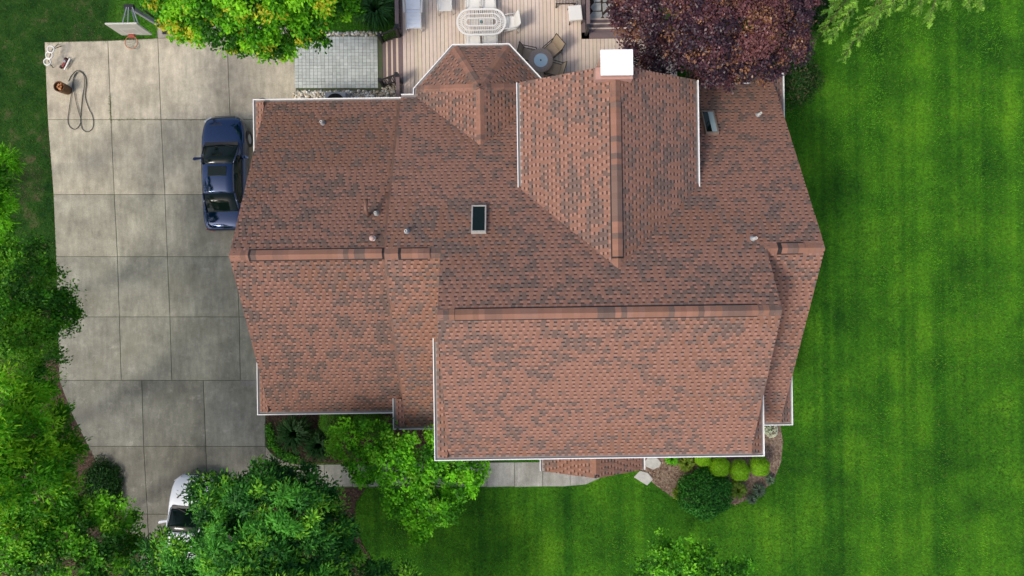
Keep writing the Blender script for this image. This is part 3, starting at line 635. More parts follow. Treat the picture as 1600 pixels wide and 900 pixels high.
b = MB(); b.box(xr + .004, 6.6, ycut + .004, ycut + .26, ZD - .04, ZD + .003); b.build('border_board', m_purple, deck)
b = MB(); b.box(xl0, xl0 + .03, 6.6, 12.6, .02, ZD - .042); b.build('skirt_board', m_purple, deck)
stp = empty('deck_steps', P(608, 95, 0), 'striped brown and beige steps from patio up to deck', 'steps')
yS0, yS1 = P(0, 131, .4).y - .1, P(0, 60, .4).y - .1; yS0 = P(608, 131, .4).y; yS1 = P(608, 62, .4).y
for k, z in enumerate((.55, .37, .19)):
    xr_ = xl0 - k * .235
    b = MB(); b.box(xr_ - .115, xr_ - .004, yS0, yS1, z - .03, z); b.build('tread_board', m_deckboard, stp).color = (1.02, .98, .95, 1)
    b = MB(); b.box(xr_ - .25, xr_ - .119, yS0, yS1, z - .03, z + .002); b.build('tread_nosing', m_purple, stp)
    b = MB(); b.box(xr_ - .235, xr_ - .215, yS0, yS1, 0.015, z - .032); b.build('riser', m_purple, stp)
st2 = empty('deck_steps', P(940, 45, 0), 'brown steps from deck down to the flagstones', 'steps')
for k, z in enumerate((.54, .36, .18)):
    y = ycut + .26 + k * .26
    b = MB(); b.box(xr + .31, 6.2, y + .004, y + .20, z - .03, z); b.build('tread_nosing', m_purple, st2); b = MB(); b.box(xr + .31, 6.2, y + .204, y + .26, z - .032, z - .004); b.build('tread_board', m_deckboard, st2).color = (1, .98, .95, 1)
    b = MB(); b.box(xr + .31, 6.2, y + .245, y + .262, .015, z - .034); b.build('riser', m_purple, st2)
def railing(a, b_, label, cap=True, z0=ZD, z1=None, hgt=.92, group='deck railings'):
    a = Vector(a); b_ = Vector(b_); z1 = z0 if z1 is None else z1; A = Vector((a.x, a.y, z0)); B = Vector((b_.x, b_.y, z1)); up = Vector((0, 0, hgt))
    e = empty('railing', A, label, 'railing', group)
    r = MB(); r.bar(A + up * .95, B + up * .95, .05, .05); r.build('top_rail', m_black, e)
    if cap: r = MB(); r.bar(A + up, B + up, .14, .035); r.build('cap_rail', m_purple, e)
    r = MB(); r.bar(A + up * .12, B + up * .12, .04, .04); r.build('bottom_rail', m_black, e)
    n = max(2, int((B - A).length / .115))
    for i in range(1, n):
        p = A + (B - A) * i / n; r = MB(); r.bar(p + up * .12, p + up * .95, .02, .02); r.build('baluster', m_black, e)
    for p in (A, B): r = MB(); r.box(p.x - .05, p.x + .05, p.y - .05, p.y + .05, p.z + .003, p.z + hgt + .03); r.box(p.x - .065, p.x + .065, p.y - .065, p.y + .065, p.z + hgt + .03, p.z + hgt + .06); r.build('post', m_black, e)
xrl = xl0 + .11
railing((xrl, yS1 + .06), (xrl, 12.5), 'long dark railing left of the chaise longue')
railing((xrl, 6.95), (xrl, yS0 - .06), 'short railing between deck steps and garage roof')
railing((xrl - .05, yS1 + .0), (xl0 - .72, yS1 + .0), 'black sloping handrail on the far side of the steps', False, ZD + .0, .04, .9)
railing((xrl - .05, yS0 + .0), (xl0 - .72, yS0 + .0), 'black sloping handrail next to the river stones', False, ZD + .0, .04, .9)
railing((xr + .16, ycut + .16), (xr + .16, 12.5), 'dark railing beside the flagstone steps')

# ------------------------------------------------------------ deck furniture
m_sling = mat('tan_sling', (.30, .235, .165), .7, .08, 20); m_bronze = mat('bronze_frame', (.035, .027, .022), .4, .1, 8); m_bsling = mat('pale_blue_sling', (.62, .68, .75), .6, .04, 10)
def patio_chair(loc, rz, label, group, frame, fabric, w=.56, recline=.22):
    e = empty('patio_chair', loc, label, 'chair', group, rz); hw = w / 2
    s = MB(); s.box(-hw + .03, hw - .03, -.24, .27, .40, .43); s.build('seat', fabric, e, True, bevel=.012)
    s = MB(); n = 4
    vs = []; prof = [(-.24, .42), (-.28, .60), (-.34, .78), (-.42, .95)]
    for y, z in prof: vs += [(-hw + .03, y, z), (hw - .03, y, z), (hw - .03, y - .025, z + .005), (-hw + .03, y - .025, z + .005)]
    fs = [(0, 3, 2, 1), (12, 13, 14, 15)]
    for i in range(3):
        for k in range(4): a = i * 4 + k; b2 = i * 4 + (k + 1) % 4; fs.append((a, b2, b2 + 4, a + 4))
    s.add(vs, fs); s.build('backrest', fabric, e, True)
    for sx in (-1, 1):
        s = MB(); s.tube([(sx * hw, .27, .0), (sx * hw, .26, .60), (sx * hw, .20, .64), (sx * hw, -.30, .65)], .017, 6); s.build('arm', frame, e, True, True)
        s = MB(); s.tube([(sx * hw, -.33, 0), (sx * hw, -.25, .42), (sx * hw * .97, -.33, .72), (sx * hw * .95, -.43, .97)], .016, 6); s.build('back_leg', frame, e, True, True)
        s = MB(); s.tube([(sx * (hw - .01), -.25, .41), (sx * (hw - .01), .27, .41)], .015, 6); s.build('side_rail', frame, e, True, True)
    s = MB(); s.tube([(-hw * .95, -.43, .97), (hw * .95, -.43, .97)], .016, 6); s.build('top_rail', frame, e, True, True)
    return e
def dk(px, py, h=0.45): p = P(px, py, ZD + h); return Vector((p.x, p.y, ZD))
G1 = 'white chairs around the oval table'
wc = patio_chair(dk(739, 62, .45), math.pi, 'white chair below the oval table, nearer the steps', G1, m_wresin, m_wresin)
wc.rotation_euler.z = 0
copy_tree(wc, dk(766, 61, .45), 0.03, 'white chair below the oval table, nearer the round table', G1)
copy_tree(wc, dk(739, 3, .45), math.pi, 'white chair above the oval table, nearer the chaise', G1)
copy_tree(wc, dk(763, 3, .45), math.pi, 'white chair above the oval table, farther from the chaise', G1)
copy_tree(wc, dk(795, 36, .45), math.pi / 2 + .12, 'white chair at the right end of the oval table', G1)
copy_tree(wc, dk(695, 6, .45), math.pi + .02, 'white chair standing alone between chaise and oval table', 'single white deck chairs')
bc = patio_chair(dk(826, 86, .45), -.0, 'tan sling chair on the upper left of the round table', 'tan sling chairs', m_bronze, m_sling)
bc.rotation_euler.z = math.radians(-125) + math.pi / 2 + math.radians(0)
tc_ = dk(845, 94, .70)
def face(p): d = (tc_ - p); return math.atan2(d.y, d.x) - math.pi / 2
bc.rotation_euler.z = face(bc.location) + .35
q_ = dk(862, 79, .45); copy_tree(bc, q_, face(q_) - .1, 'tan sling chair on the upper right of the round table', 'tan sling chairs')
q_ = dk(865, 108, .45); copy_tree(bc, q_, face(q_) + .2, 'tan sling chair on the lower right of the round table', 'tan sling chairs')
# oval slotted table
ot = empty('oval_table', dk(752, 34, .72), 'large white oval slotted table on the deck', 'table'); HL, RR = .44, .53
def stadium(r, n=14, hl=HL):
    p = [(hl + r * math.cos(t), r * math.sin(t)) for t in np.linspace(-math.pi / 2, math.pi / 2, n)] + [(-hl - r * math.cos(t), -r * math.sin(t)) for t in np.linspace(-math.pi / 2, math.pi / 2, n)]
    return p
def oval_ring(r0, r1, z0, z1, name):
    a, b2 = stadium(r0), stadium(r1); n = len(a); s = MB()
    s.add([(x, y, z1) for x, y in a] + [(x, y, z1) for x, y in b2] + [(x, y, z0) for x, y in a] + [(x, y, z0) for x, y in b2], [(i, n + i, n + (i + 1) % n, (i + 1) % n) for i in range(n)] + [(2 * n + i, 2 * n + (i + 1) % n, 3 * n + (i + 1) % n, 3 * n + i) for i in range(n)] + [(n + i, 3 * n + i, 3 * n + (i + 1) % n, n + (i + 1) % n) for i in range(n)] + [(i, (i + 1) % n, 2 * n + (i + 1) % n, 2 * n + i) for i in range(n)])
    return s.build(name, m_wresin, ot, True)
oval_ring(.46, RR, .69, .72, 'table_rim'); oval_ring(.30, .335, .69, .718, 'inner_ring'); oval_ring(.13, .17, .69, .718, 'inner_ring')
s = MB()
def radial(r0, r1, cnt):
    per = 4 * HL + 2 * math.pi * r1
    for k in range(cnt):
        d = per * k / cnt
        if d < 2 * HL: a, b2 = (-HL + d, r0), (-HL + d, r1)
        elif d < 2 * HL + math.pi * r1: t = math.pi / 2 - (d - 2 * HL) / r1; a, b2 = (HL + r0 * math.cos(t), r0 * math.sin(t)), (HL + r1 * math.cos(t), r1 * math.sin(t))
        elif d < 4 * HL + math.pi * r1: q = d - 2 * HL - math.pi * r1; a, b2 = (HL - q, -r0), (HL - q, -r1)
        else: t = -math.pi / 2 - (d - 4 * HL - math.pi * r1) / r1; a, b2 = (-HL + r0 * math.cos(t), r0 * math.sin(t)), (-HL + r1 * math.cos(t), r1 * math.sin(t))
        s.bar((a[0], a[1], .704), (b2[0], b2[1], .704), .026, .022)
radial(.33, .465, 62); radial(.165, .305, 46)
for k in range(16): x = -HL + 2 * HL * k / 15; s.bar((x, -.13, .704), (x, .13, .704), .026, .022)
tag(s.build('slats', m_wresin, ot, True), None, None, None, 'stuff')
s = MB(); s.lathe((0, 0, 0), [(.0, .66), (.055, .66), (.06, .735), (.045, .75), (.0, .75)], 14); s.build('umbrella_ring', mat('teal_plastic', (.10, .17, .16), .5, .1, 8), ot, True)
for sx in (-1, 1):
    for sy in (-1, 1): s = MB(); s.tube([(sx * .62, sy * .36, 0), (sx * .55, sy * .30, .69)], .024, 8); s.build('leg', m_wresin, ot, True)
# round table
rt = empty('round_table', Vector((tc_.x, tc_.y, ZD)), 'round patio table with blue glass centre by the bay', 'table')
s = MB(); s.lathe((0, 0, 0), [(.27, .66), (.46, .66), (.475, .675), (.475, .695), (.46, .705), (.27, .705)], 36); s.build('table_rim', mat('mosaic_rim', (.27, .21, .17), .5, .3, 30), rt, True, True)
s = MB(); s.lathe((0, 0, 0), [(0, .685), (.268, .685), (.268, .700), (0, .701)], 32); s.build('glass_top', mat('blue_glass', (.42, .55, .60), .12, .04, 6, spec=.5), rt, True)
s = MB(); s.lathe((0, 0, 0), [(.03, .695), (.03, .72), (0, .722)], 12); s.build('umbrella_plug', m_bronze, rt, True)
for k in range(4): a = k * math.pi / 2 + .5; s = MB(); s.tube([(.38 * math.cos(a), .38 * math.sin(a), 0), (.26 * math.cos(a), .26 * math.sin(a), .4), (.33 * math.cos(a), .33 * math.sin(a), .665)], .02, 6); s.build('leg', m_bronze, rt, True)
# chaise longue
cz = empty('chaise_longue', dk(646, 20, .35), 'pale blue and white chaise longue by the left railing', 'chaise', None, 0.0)
s = MB(); s.box(-.27, .27, -.62, .12, .33, .37); s.build('seat', m_bsling, cz, True, bevel=.01)
T = Matrix.Translation((0, .13, .35)) @ Matrix.Rotation(math.radians(22), 4, 'X'); s = MB(); s.box(-.29, .29, 0, .72, 0, .04, T=T); s.build('backrest', m_bsling, cz, True, bevel=.01)
for k in range(5): s = MB(); s.box(-.275, .275, -.60 + k * .15, -.58 + k * .15, .37, .382); s.build('slat', m_wresin, cz, True)
for sx in (-1, 1):
    s = MB(); s.bar((sx * .29, -.66, .35), (sx * .29, .75, .35), .035, .05); s.build('side_rail', m_wresin, cz, True)
    s = MB(); s.bar((sx * .34, -.05, .52), (sx * .36, .42, .55), .06, .03); s.bar((sx * .32, .0, .35), (sx * .34, .0, .52), .03, .03); s.build('arm', m_wresin, cz, True)
    for y in (-.62, .70): s = MB(); s.bar((sx * .29, y, 0), (sx * .29, y, .33), .035, .035); s.build('leg', m_wresin, cz, True)
# white ottoman and a brown bench by the right railing
otm = empty('ottoman', dk(899, 20, .40), 'square white cushioned footstool by the right railing', 'footstool', None, math.radians(5))
s = MB(); s.box(-.26, .26, -.30, .30, .30, .42); s.build('cushion', m_wresin, otm, True, bevel=.03)
for sx in (-1, 1):
    for sy in (-1, 1): s = MB(); s.bar((sx * .24, sy * .30, 0), (sx * .24, sy * .30, .32), .03, .03); s.build('leg', m_bronze, otm, True)
bn = empty('wicker_bench', dk(884, -4, .42), 'brown slatted bench at the top edge of the deck', 'bench')
for k in range(7): s = MB(); s.bar((-.36 + k * .12, -.22, .42), (-.36 + k * .12, .24, .42), .07, .03); s.build('slat', mat('bench_wood', (.22, .18, .15), .7, .2, 12) if k == 0 else bpy.data.materials['bench_wood'], bn, True)
for sx in (-1, 1):
    for y in (-.22, .24): s = MB(); s.bar((sx * .36, y, 0), (sx * .36, y, .42), .05, .05); s.build('leg', m_bronze, bn, True)
s = MB(); s.bar((-.40, -.24, .40), (.40, -.24, .40), .03, .05); s.build('apron', m_bronze, bn, True)

# ------------------------------------------------------------ air conditioner
ac = empty('air_conditioner', P(525, 172, 0), 'grey air conditioner half hidden under the garage eave', 'air conditioner'); a0 = P(524, 160, .8)
s = MB(); s.box(-.42, .42, -.42, .42, .02, .78); s.build('cabinet', m_gray, ac, True, bevel=.03)
s = MB(); s.lathe((0, 0, 0), [(.0, .785), (.33, .785), (.36, .80), (.36, .781)], 28); s.build('fan_opening', m_dark, ac, True)
for k in range(6): s = MB(); a = k * math.pi / 6; s.bar((.34 * math.cos(a), .34 * math.sin(a), .80), (-.34 * math.cos(a), -.34 * math.sin(a), .80), .008, .008); s.build('grille_bar', m_black, ac, True)
ac.location = (a0.x, a0.y, 0.012)

# ------------------------------------------------------------ cars
def car(loc, rz, label, paint, sunroof=True, vents=False):
    e = empty('car', loc, label, 'car', 'parked cars', rz)
    ys = [-2.31, -2.27, -2.12, -1.85, -1.55, -1.2, -.7, -.2, .3, .8, 1.15, 1.5, 1.85, 2.08, 2.22, 2.29, 2.32]
    hw = [.62, .72, .82, .875, .90, .91, .91, .91, .91, .905, .90, .885, .845, .77, .66, .54, .45]
    zt = [.72, .92, .99, 1.01, 1.00, .97, .95, .94, .94, .94, .94, .90, .84, .77, .69, .60, .52]
    zb = [.42, .34, .28, .22, .20, .20, .20, .20, .20, .20, .20, .20, .20, .22, .25, .28, .32]
    def section(i):
        w, t, b0 = hw[i], zt[i], zb[i]; h = t - b0
        return [(w * .90, b0), (w * .985, b0 + h * .22), (w, b0 + h * .50), (w * .985, b0 + h * .72), (w * .93, b0 + h * .90), (w * .80, t - .015), (w * .45, t + .012), (0, t + .022)]
    V = []; n = 15
    for i, y in enumerate(ys):
        sc = section(i); row = [(x, z) for x, z in sc] + [(-x, z) for x, z in reversed(sc[:-1])]
        V += [(x, y, z) for x, z in row]
    Fc = []
    for i in range(len(ys) - 1):
        for k in range(n - 1): Fc.append((i * n + k, (i + 1) * n + k, (i + 1) * n + k + 1, i * n + k + 1))
        Fc.append((i * n + n - 1, (i + 1) * n + n - 1, (i + 1) * n, i * n))
    Fc += [tuple(range(n)), tuple((len(ys) - 1) * n + k for k in reversed(range(n)))]
    bo = put('body', mesh('body', V, Fc, paint, None, True), e, True); m = bo.modifiers.new('s', 'SUBSURF'); m.levels = 1; m.render_levels = 2
    # greenhouse loft, split into panes, pillars and roof
    gy = [1.12, .98, .62, .30, .22, -.10, -.45, -.80, -.90, -1.25, -1.52, -1.62]; gz = [.93, 1.02, 1.22, 1.365, 1.39, 1.43, 1.43, 1.395, 1.375, 1.20, 1.04, .97]
    gw = [.70, .735, .77, .775, .775, .775, .77, .76, .755, .73, .69, .66]; tw = [.62, .63, .60, .575, .572, .57, .57, .565, .56, .57, .58, .58]
    rows_ = []
    for y, z, w, t in zip(gy, gz, gw, tw):
        b0 = .91; rows_.append([(w, y, b0), (w * .97 + t * .03, y, b0 + (z - b0) * .35), (t + .045, y, z - .05 - .03 * (z - b0)), (t, y, z - .022), (t * .5, y, z), (0, y, z + .006)])
    rows_ = [r + [(-x, y, z) for x, y, z in reversed(r[:-1])] for r in rows_]
    def part(name, ri, rk, mm, parent=e, lift=0.0, smooth=True, inset=0.0):
        VV = []; FF = []; nk = len(rk)
        for i in ri:
            for k in rk: x, y, z = rows_[i][k]; VV.append((x * (1 + lift * .3), y, z + lift))
        for a in range(len(ri) - 1):
            for k in range(nk - 1): FF.append((a * nk + k, a * nk + k + 1, (a + 1) * nk + k + 1, (a + 1) * nk + k))
        o = put(name, mesh(name, VV, FF, mm, None, smooth), parent, True); md = o.modifiers.new('t', 'SOLIDIFY'); md.thickness = .012; md.offset = 0; return o
    part('windshield', [0, 1, 2, 3], list(range(2, 9)), m_glass); part('rear_window', [8, 9, 10, 11], list(range(2, 9)), m_glass)
    roof_ = part('roof', [3, 4, 5, 6, 7, 8], list(range(2, 9)), paint, lift=.006)
    for rk in ((0, 1, 2), (8, 9, 10)):
        part('side_window', [2, 3, 4, 5], rk, m_glass); part('side_window', [5, 6, 7, 8, 9], rk, m_glass)
        part('front_pillar', [0, 1, 2], rk, paint); part('rear_pillar', [9, 10, 11], rk, paint)
    for sgn in (1, -1):                                  # body-coloured pillars beside the screens
        pl = MB(); pl.tube([(sgn * .70, 1.10, .955), (sgn * .675, .62, 1.215), (sgn * .618, .28, 1.365)], .030, 6); pl.build('pillar', paint, e, True, True)
        pl = MB(); pl.tube([(sgn * .612, -.88, 1.345), (sgn * .64, -1.25, 1.18), (sgn * .655, -1.60, .985)], .034, 6); pl.build('pillar', paint, e, True, True)
        mi = MB(); mi.add([(sgn * x, y, z) for x, y, z in [(.76, .62, .96), (1.05, .60, .98), (1.10, .52, 1.0), (1.06, .48, 1.0), (.76, .54, .96), (.76, .62, 1.00), (1.05, .60, 1.10), (1.10, .52, 1.10), (1.06, .48, 1.10), (.76, .54, 1.00)]], [(0, 1, 2, 3, 4), (9, 8, 7, 6, 5), (0, 5, 6, 1), (1, 6, 7, 2), (2, 7, 8, 3), (3, 8, 9, 4), (4, 9, 5, 0)]); mi.build('mirror', paint, e, True, bevel=.015)
        for y in (1.42, -1.40):
            w = MB(); T = Matrix.Translation((sgn * .80, y, .33)) @ Matrix.Rotation(math.pi / 2, 4, 'Y'); ring = MB(); ring.lathe((0, 0, 0), [(.20, -.11), (.315, -.11), (.33, -.08), (.33, .08), (.315, .11), (.20, .11)], 22); ring.v = [tuple(T @ Vector(v)) for v in ring.v]; wo = ring.build('wheel', m_black, e, True, True)
            r2 = MB(); r2.lathe((0, 0, 0), [(0, .085 * sgn), (.205, .095 * sgn), (.205, -.05)], 16); r2.v = [tuple(T @ Vector(v)) for v in r2.v]; r2.build('rim', m_gray, wo, True)
        hl = MB(); hl.add([(sgn * .48, 2.235, .66), (sgn * .70, 2.09, .70), (sgn * .74, 2.05, .66), (sgn * .52, 2.25, .60)], [(0, 1, 2, 3)]); ho = hl.build('headlight', mat('headlight', (.5, .52, .55), .15, .05, 5, spec=.6) if 'headlight' not in bpy.data.materials else bpy.data.materials['headlight'], e, True); ho.modifiers.new('t', 'SOLIDIFY').thickness = .05
        tl = MB(); tl.add([(sgn * .45, -2.30, .84), (sgn * .74, -2.25, .86), (sgn * .76, -2.23, .74), (sgn * .45, -2.31, .72)], [(0, 1, 2, 3)]); to = tl.build('tail_light', mat('tail_light', (.25, .01, .01), .2, .05, 5) if 'tail_light' not in bpy.data.materials else bpy.data.materials['tail_light'], e, True); to.modifiers.new('t', 'SOLIDIFY').thickness = .04
    cw = MB(); cw.box(-.66, .66, 1.06, 1.20, .925, .958); cw.build('wiper_cowl', m_black, e, True, bevel=.01)
    for x0 in (-.35, .18): wp = MB(); wp.bar((x0 - .1, 1.10, .975), (x0 + .32, .96, 1.05), .018, .014); wp.build('wiper', m_black, e, True)
    if sunroof:
        sr = MB(); sr.box(-.36, .36, -.22, .16, 1.425, 1.452); sr.build('sunroof', m_glass, e, True, bevel=.01)
    if vents:
        for sgn in (1, -1): v_ = MB(); v_.bar((sgn * .36, 1.62, .90), (sgn * .50, 1.48, .905), .05, .035); v_.build('hood_vent', m_black, e, True)
    gl = MB(); gl.box(-.40, .40, 2.27, 2.325, .42, .54); gl.build('grille', m_black, e, True)
    return e
m_blue = mat('dark_blue_paint', (.0015, .022, .080), .08, .04, 3, spec=.5, metal=.75, coat=1.0); m_wpaint = mat('white_paint', (.72, .75, .78), .3, .02, 3, spec=.5, coat=.6)
pc = P(352, 271, .7); car((pc.x, pc.y, .036), math.radians(1.0), 'dark blue sedan with sunroof beside the garage roof', m_blue)
pw = P(297, 834, .7); car((pw.x, pw.y, .036), math.radians(-4.5), 'white car half hidden by the dark green tree', m_wpaint, False, True)

# ------------------------------------------------------------ things at the end of the driveway
bh = empty('basketball_hoop', P(262, 47, 0), 'basketball hoop on an angled dark pole over the driveway end', 'hoop')
m_board = mat('backboard', (.62, .60, .52), .45, .05, 4); m_orange = mat('orange_steel', (.62, .22, .10), .5, .1, 6)
pb = P(262, 47, 0); ptop = P(203, 11, 2.75)
s = MB(); s.bar(pb, ptop, .13, .13); s.build('pole', m_gray, bh); s = MB(); s.box(pb.x - .18, pb.x + .18, pb.y - .18, pb.y + .18, 0, .08); s.build('base_plate', m_black, bh)
tl_, tr_ = P(165, 37, 3.95), P(212, 36, 3.95); zb_ = 2.90; xc = (tl_.x + tr_.x) / 2; wb = (tr_.x - tl_.x); yb_ = (tl_.y + tr_.y) / 2; wb = 1.12; xc = P(188.5, 37, 3.95).x
s = MB(); s.box(xc - wb / 2, xc + wb / 2, yb_ - .03, yb_ + .03, 2.90, 3.95); bo = s.build('backboard', m_board, bh, bevel=.01)
m_line = mat('board_line', (.75, .73, .66), .5, .02, 4)
for (u0, u1, z0, z1) in ((-.3, .3, 3.48, 3.53), (-.3, .3, 3.05, 3.10), (-.3, -.25, 3.10, 3.48), (.25, .3, 3.10, 3.48)): s = MB(); s.box(xc + u0, xc + u1, yb_ - .036, yb_ - .030, z0, z1); s.build('target_line', m_line, bo)
rc = P(205, 62, 3.05); rc = Vector((rc.x, yb_ - .03 - .31, 3.05)); xr0 = P(205, 62, 3.05).x; rc.x = xr0
s = MB(); s.tube([rc + Vector((.229 * math.cos(t), .229 * math.sin(t), 0)) for t in np.linspace(0, 2 * math.pi, 28, endpoint=False)], .014, 6, closed=True); ro = s.build('rim', m_orange, bh, smooth=True)
s = MB(); s.box(rc.x - .10, rc.x + .10, yb_ - .17, yb_ - .03, 2.95, 3.06); s.build('rim_bracket', mat('red_bracket', (.35, .09, .06), .5, .1, 6), bh)
s = MB()
for k in range(12):
    t0 = 2 * math.pi * k / 12
    for sg in (1, -1):
        q = [rc + Vector((r * math.cos(t0 + sg * a), r * math.sin(t0 + sg * a), -z)) for r, a, z in ((.225, 0, 0), (.18, .26, .13), (.14, .52, .27), (.12, .78, .40))]; s.tube(q, .005, 4)
s.build('net', mat('net', (.35, .40, .36), .8, .1, 8), ro)
for dx, dz, off in ((-.36, 3.3, 0), (-.12, 3.3, 0), (.10, 3.05, .1), (.34, 3.3, .2)):
    s = MB(); s.bar((xc + dx, yb_ + .03, dz), (ptop.x + dx * .28, ptop.y, 2.72 + (dz - 3.05) * .2), .035, .035); s.build('support_arm', m_gray, bh)
s = MB(); s.box(ptop.x - .20, ptop.x + .14, ptop.y - .07, ptop.y + .09, 2.66, 2.80); s.build('pole_head', m_black, bh)
s = MB(); s.bar(pb + Vector((-.10, .16, .9)), ptop + Vector((.25, .1, -.3)), .07, .07); s.build('lift_strut', m_black, bh)

rs = empty('ring_stand', P(80, 86, .036), 'stand with three white rings on dark legs', 'stand')
for px_, py_, h in ((75.5, 76, .55), (73, 85, .50), (70, 95.5, .45)):
    c = P(px_ + 4, py_ + 1, h); s = MB(); s.tube([c + Vector((.135 * math.cos(t), .135 * math.sin(t), 0)) for t in np.linspace(0, 6.283, 22, endpoint=False)], .03, 6, closed=True); s.build('ring', m_wresin, rs, smooth=True)
s = MB(); A, B, Cc = P(82, 77, .53), P(78.5, 86, .48), P(76, 96, .43)
s.tube([P(96, 72, .04), A, B, Cc, P(83, 106, .04)], .014, 6); s.tube([P(91, 69, .04), A], .012, 6); s.tube([P(79, 103, .04), Cc], .012, 6); s.build('leg_frame', m_black, rs)
pwz = empty('small_machine', P(105, 100, .036), 'small red and grey machine lying on the driveway', 'tool', None, math.radians(-32)); 
s = MB(); s.box(-.07, .05, -.20, .16, .03, .17); s.build('motor_housing', mat('red_plastic', (.20, .045, .04), .5, .2, 20), pwz, True, bevel=.03)
s = MB(); s.bar((.10, -.26, .10), (.10, .26, .16), .05, .04); s.build('handle_bar', m_wresin, pwz, True)
for y in (-.22, .14): s = MB(); T = Matrix.Translation((-.09, y, .075)) @ Matrix.Rotation(math.pi / 2, 4, 'Y'); s.lathe((0, 0, 0), [(0, -.03), (.075, -.03), (.075, .03), (0, .03)], 14); s.v = [tuple(T @ Vector(v)) for v in s.v]; s.build('wheel', m_black, pwz, True)
s = MB(); s.lathe((.0, .05, .17), [(.05, 0), (.05, .06), (0, .065)], 12); s.build('cap', m_gray, pwz, True)
def smooth_path(p, n=8):
    out = []
    for i in range(len(p) - 1):
        p0, p1, p2, p3 = p[max(i - 1, 0)], p[i], p[i + 1], p[min(i + 2, len(p) - 1)]
        for k in range(n): t = k / n; out.append(0.5 * ((2 * p1) + (p2 - p0) * t + (2 * p0 - 5 * p1 + 4 * p2 - p3) * t * t + (3 * p1 - p0 - 3 * p2 + p3) * t ** 3))
    return out + [p[-1]]
hp = [(107, 127), (111, 119), (116, 113), (122, 110), (129, 113), (134, 122), (135, 134), (133, 150), (138, 168), (144, 180), (146, 192), (144, 201), (137, 206), (129, 202), (126, 190), (127, 170), (129, 150), (132, 132), (131, 118), (124, 112), (117, 116), (114, 128), (117, 150), (122, 172), (126, 186), (124, 196), (117, 202), (109, 198), (106, 188), (108, 170), (111, 150), (113, 135), (115, 122), (120, 114)]
zz = [.050 + (.016 if 16 < i < 24 else 0) + (.014 if i > 28 else 0) for i in range(len(hp))]
s = MB(); s.tube(smooth_path([P(x, y, z) for (x, y), z in zip(hp, zz)], 6), .013, 6); tag(s.build('hose', mat('dark_hose', (.045, .05, .045), .6, .1, 10), smooth=True), 'dark hose looped on the driveway beside the brown pot', 'hose')
s = MB(); s.tube(smooth_path([P(x, y, .05) for x, y in ((402, 166), (401, 160), (405, 155), (412, 154), (418, 158), (424, 164))], 6), .014, 6); tag(s.build('cable', m_black, smooth=True), 'short black cable curling out from the garage corner', 'cable')
kp = P(105.5, 141, .036); pot = empty('log_planter', kp, 'brown round pot of wood chunks beside the hose', 'pot')
m_terra = mat('brown_basket', (.16, .085, .042), .8, .3, 22, bump=.6, bscale=40)
s = MB(); s.lathe(kp, [(0.001, 0), (.185, 0), (.205, .25), (.22, .54), (.205, .55), (.19, .53), (.185, .36), (0.001, .34)], 22); s.build('shell', m_terra, pot, smooth=False)
m_log = mat('split_wood', (.38, .17, .07), .8, .3, 14)
for k in range(6): a = k * 1.05; r = .10 if k else 0; s = MB(); c = kp + Vector((r * math.cos(a), r * math.sin(a), .34)); s.bar(c, c + Vector((.02 * math.cos(a * 3), .02 * math.sin(a * 2), .12 + .03 * (k % 3))), .09, .07); s.build('wood_chunk', m_log, pot)

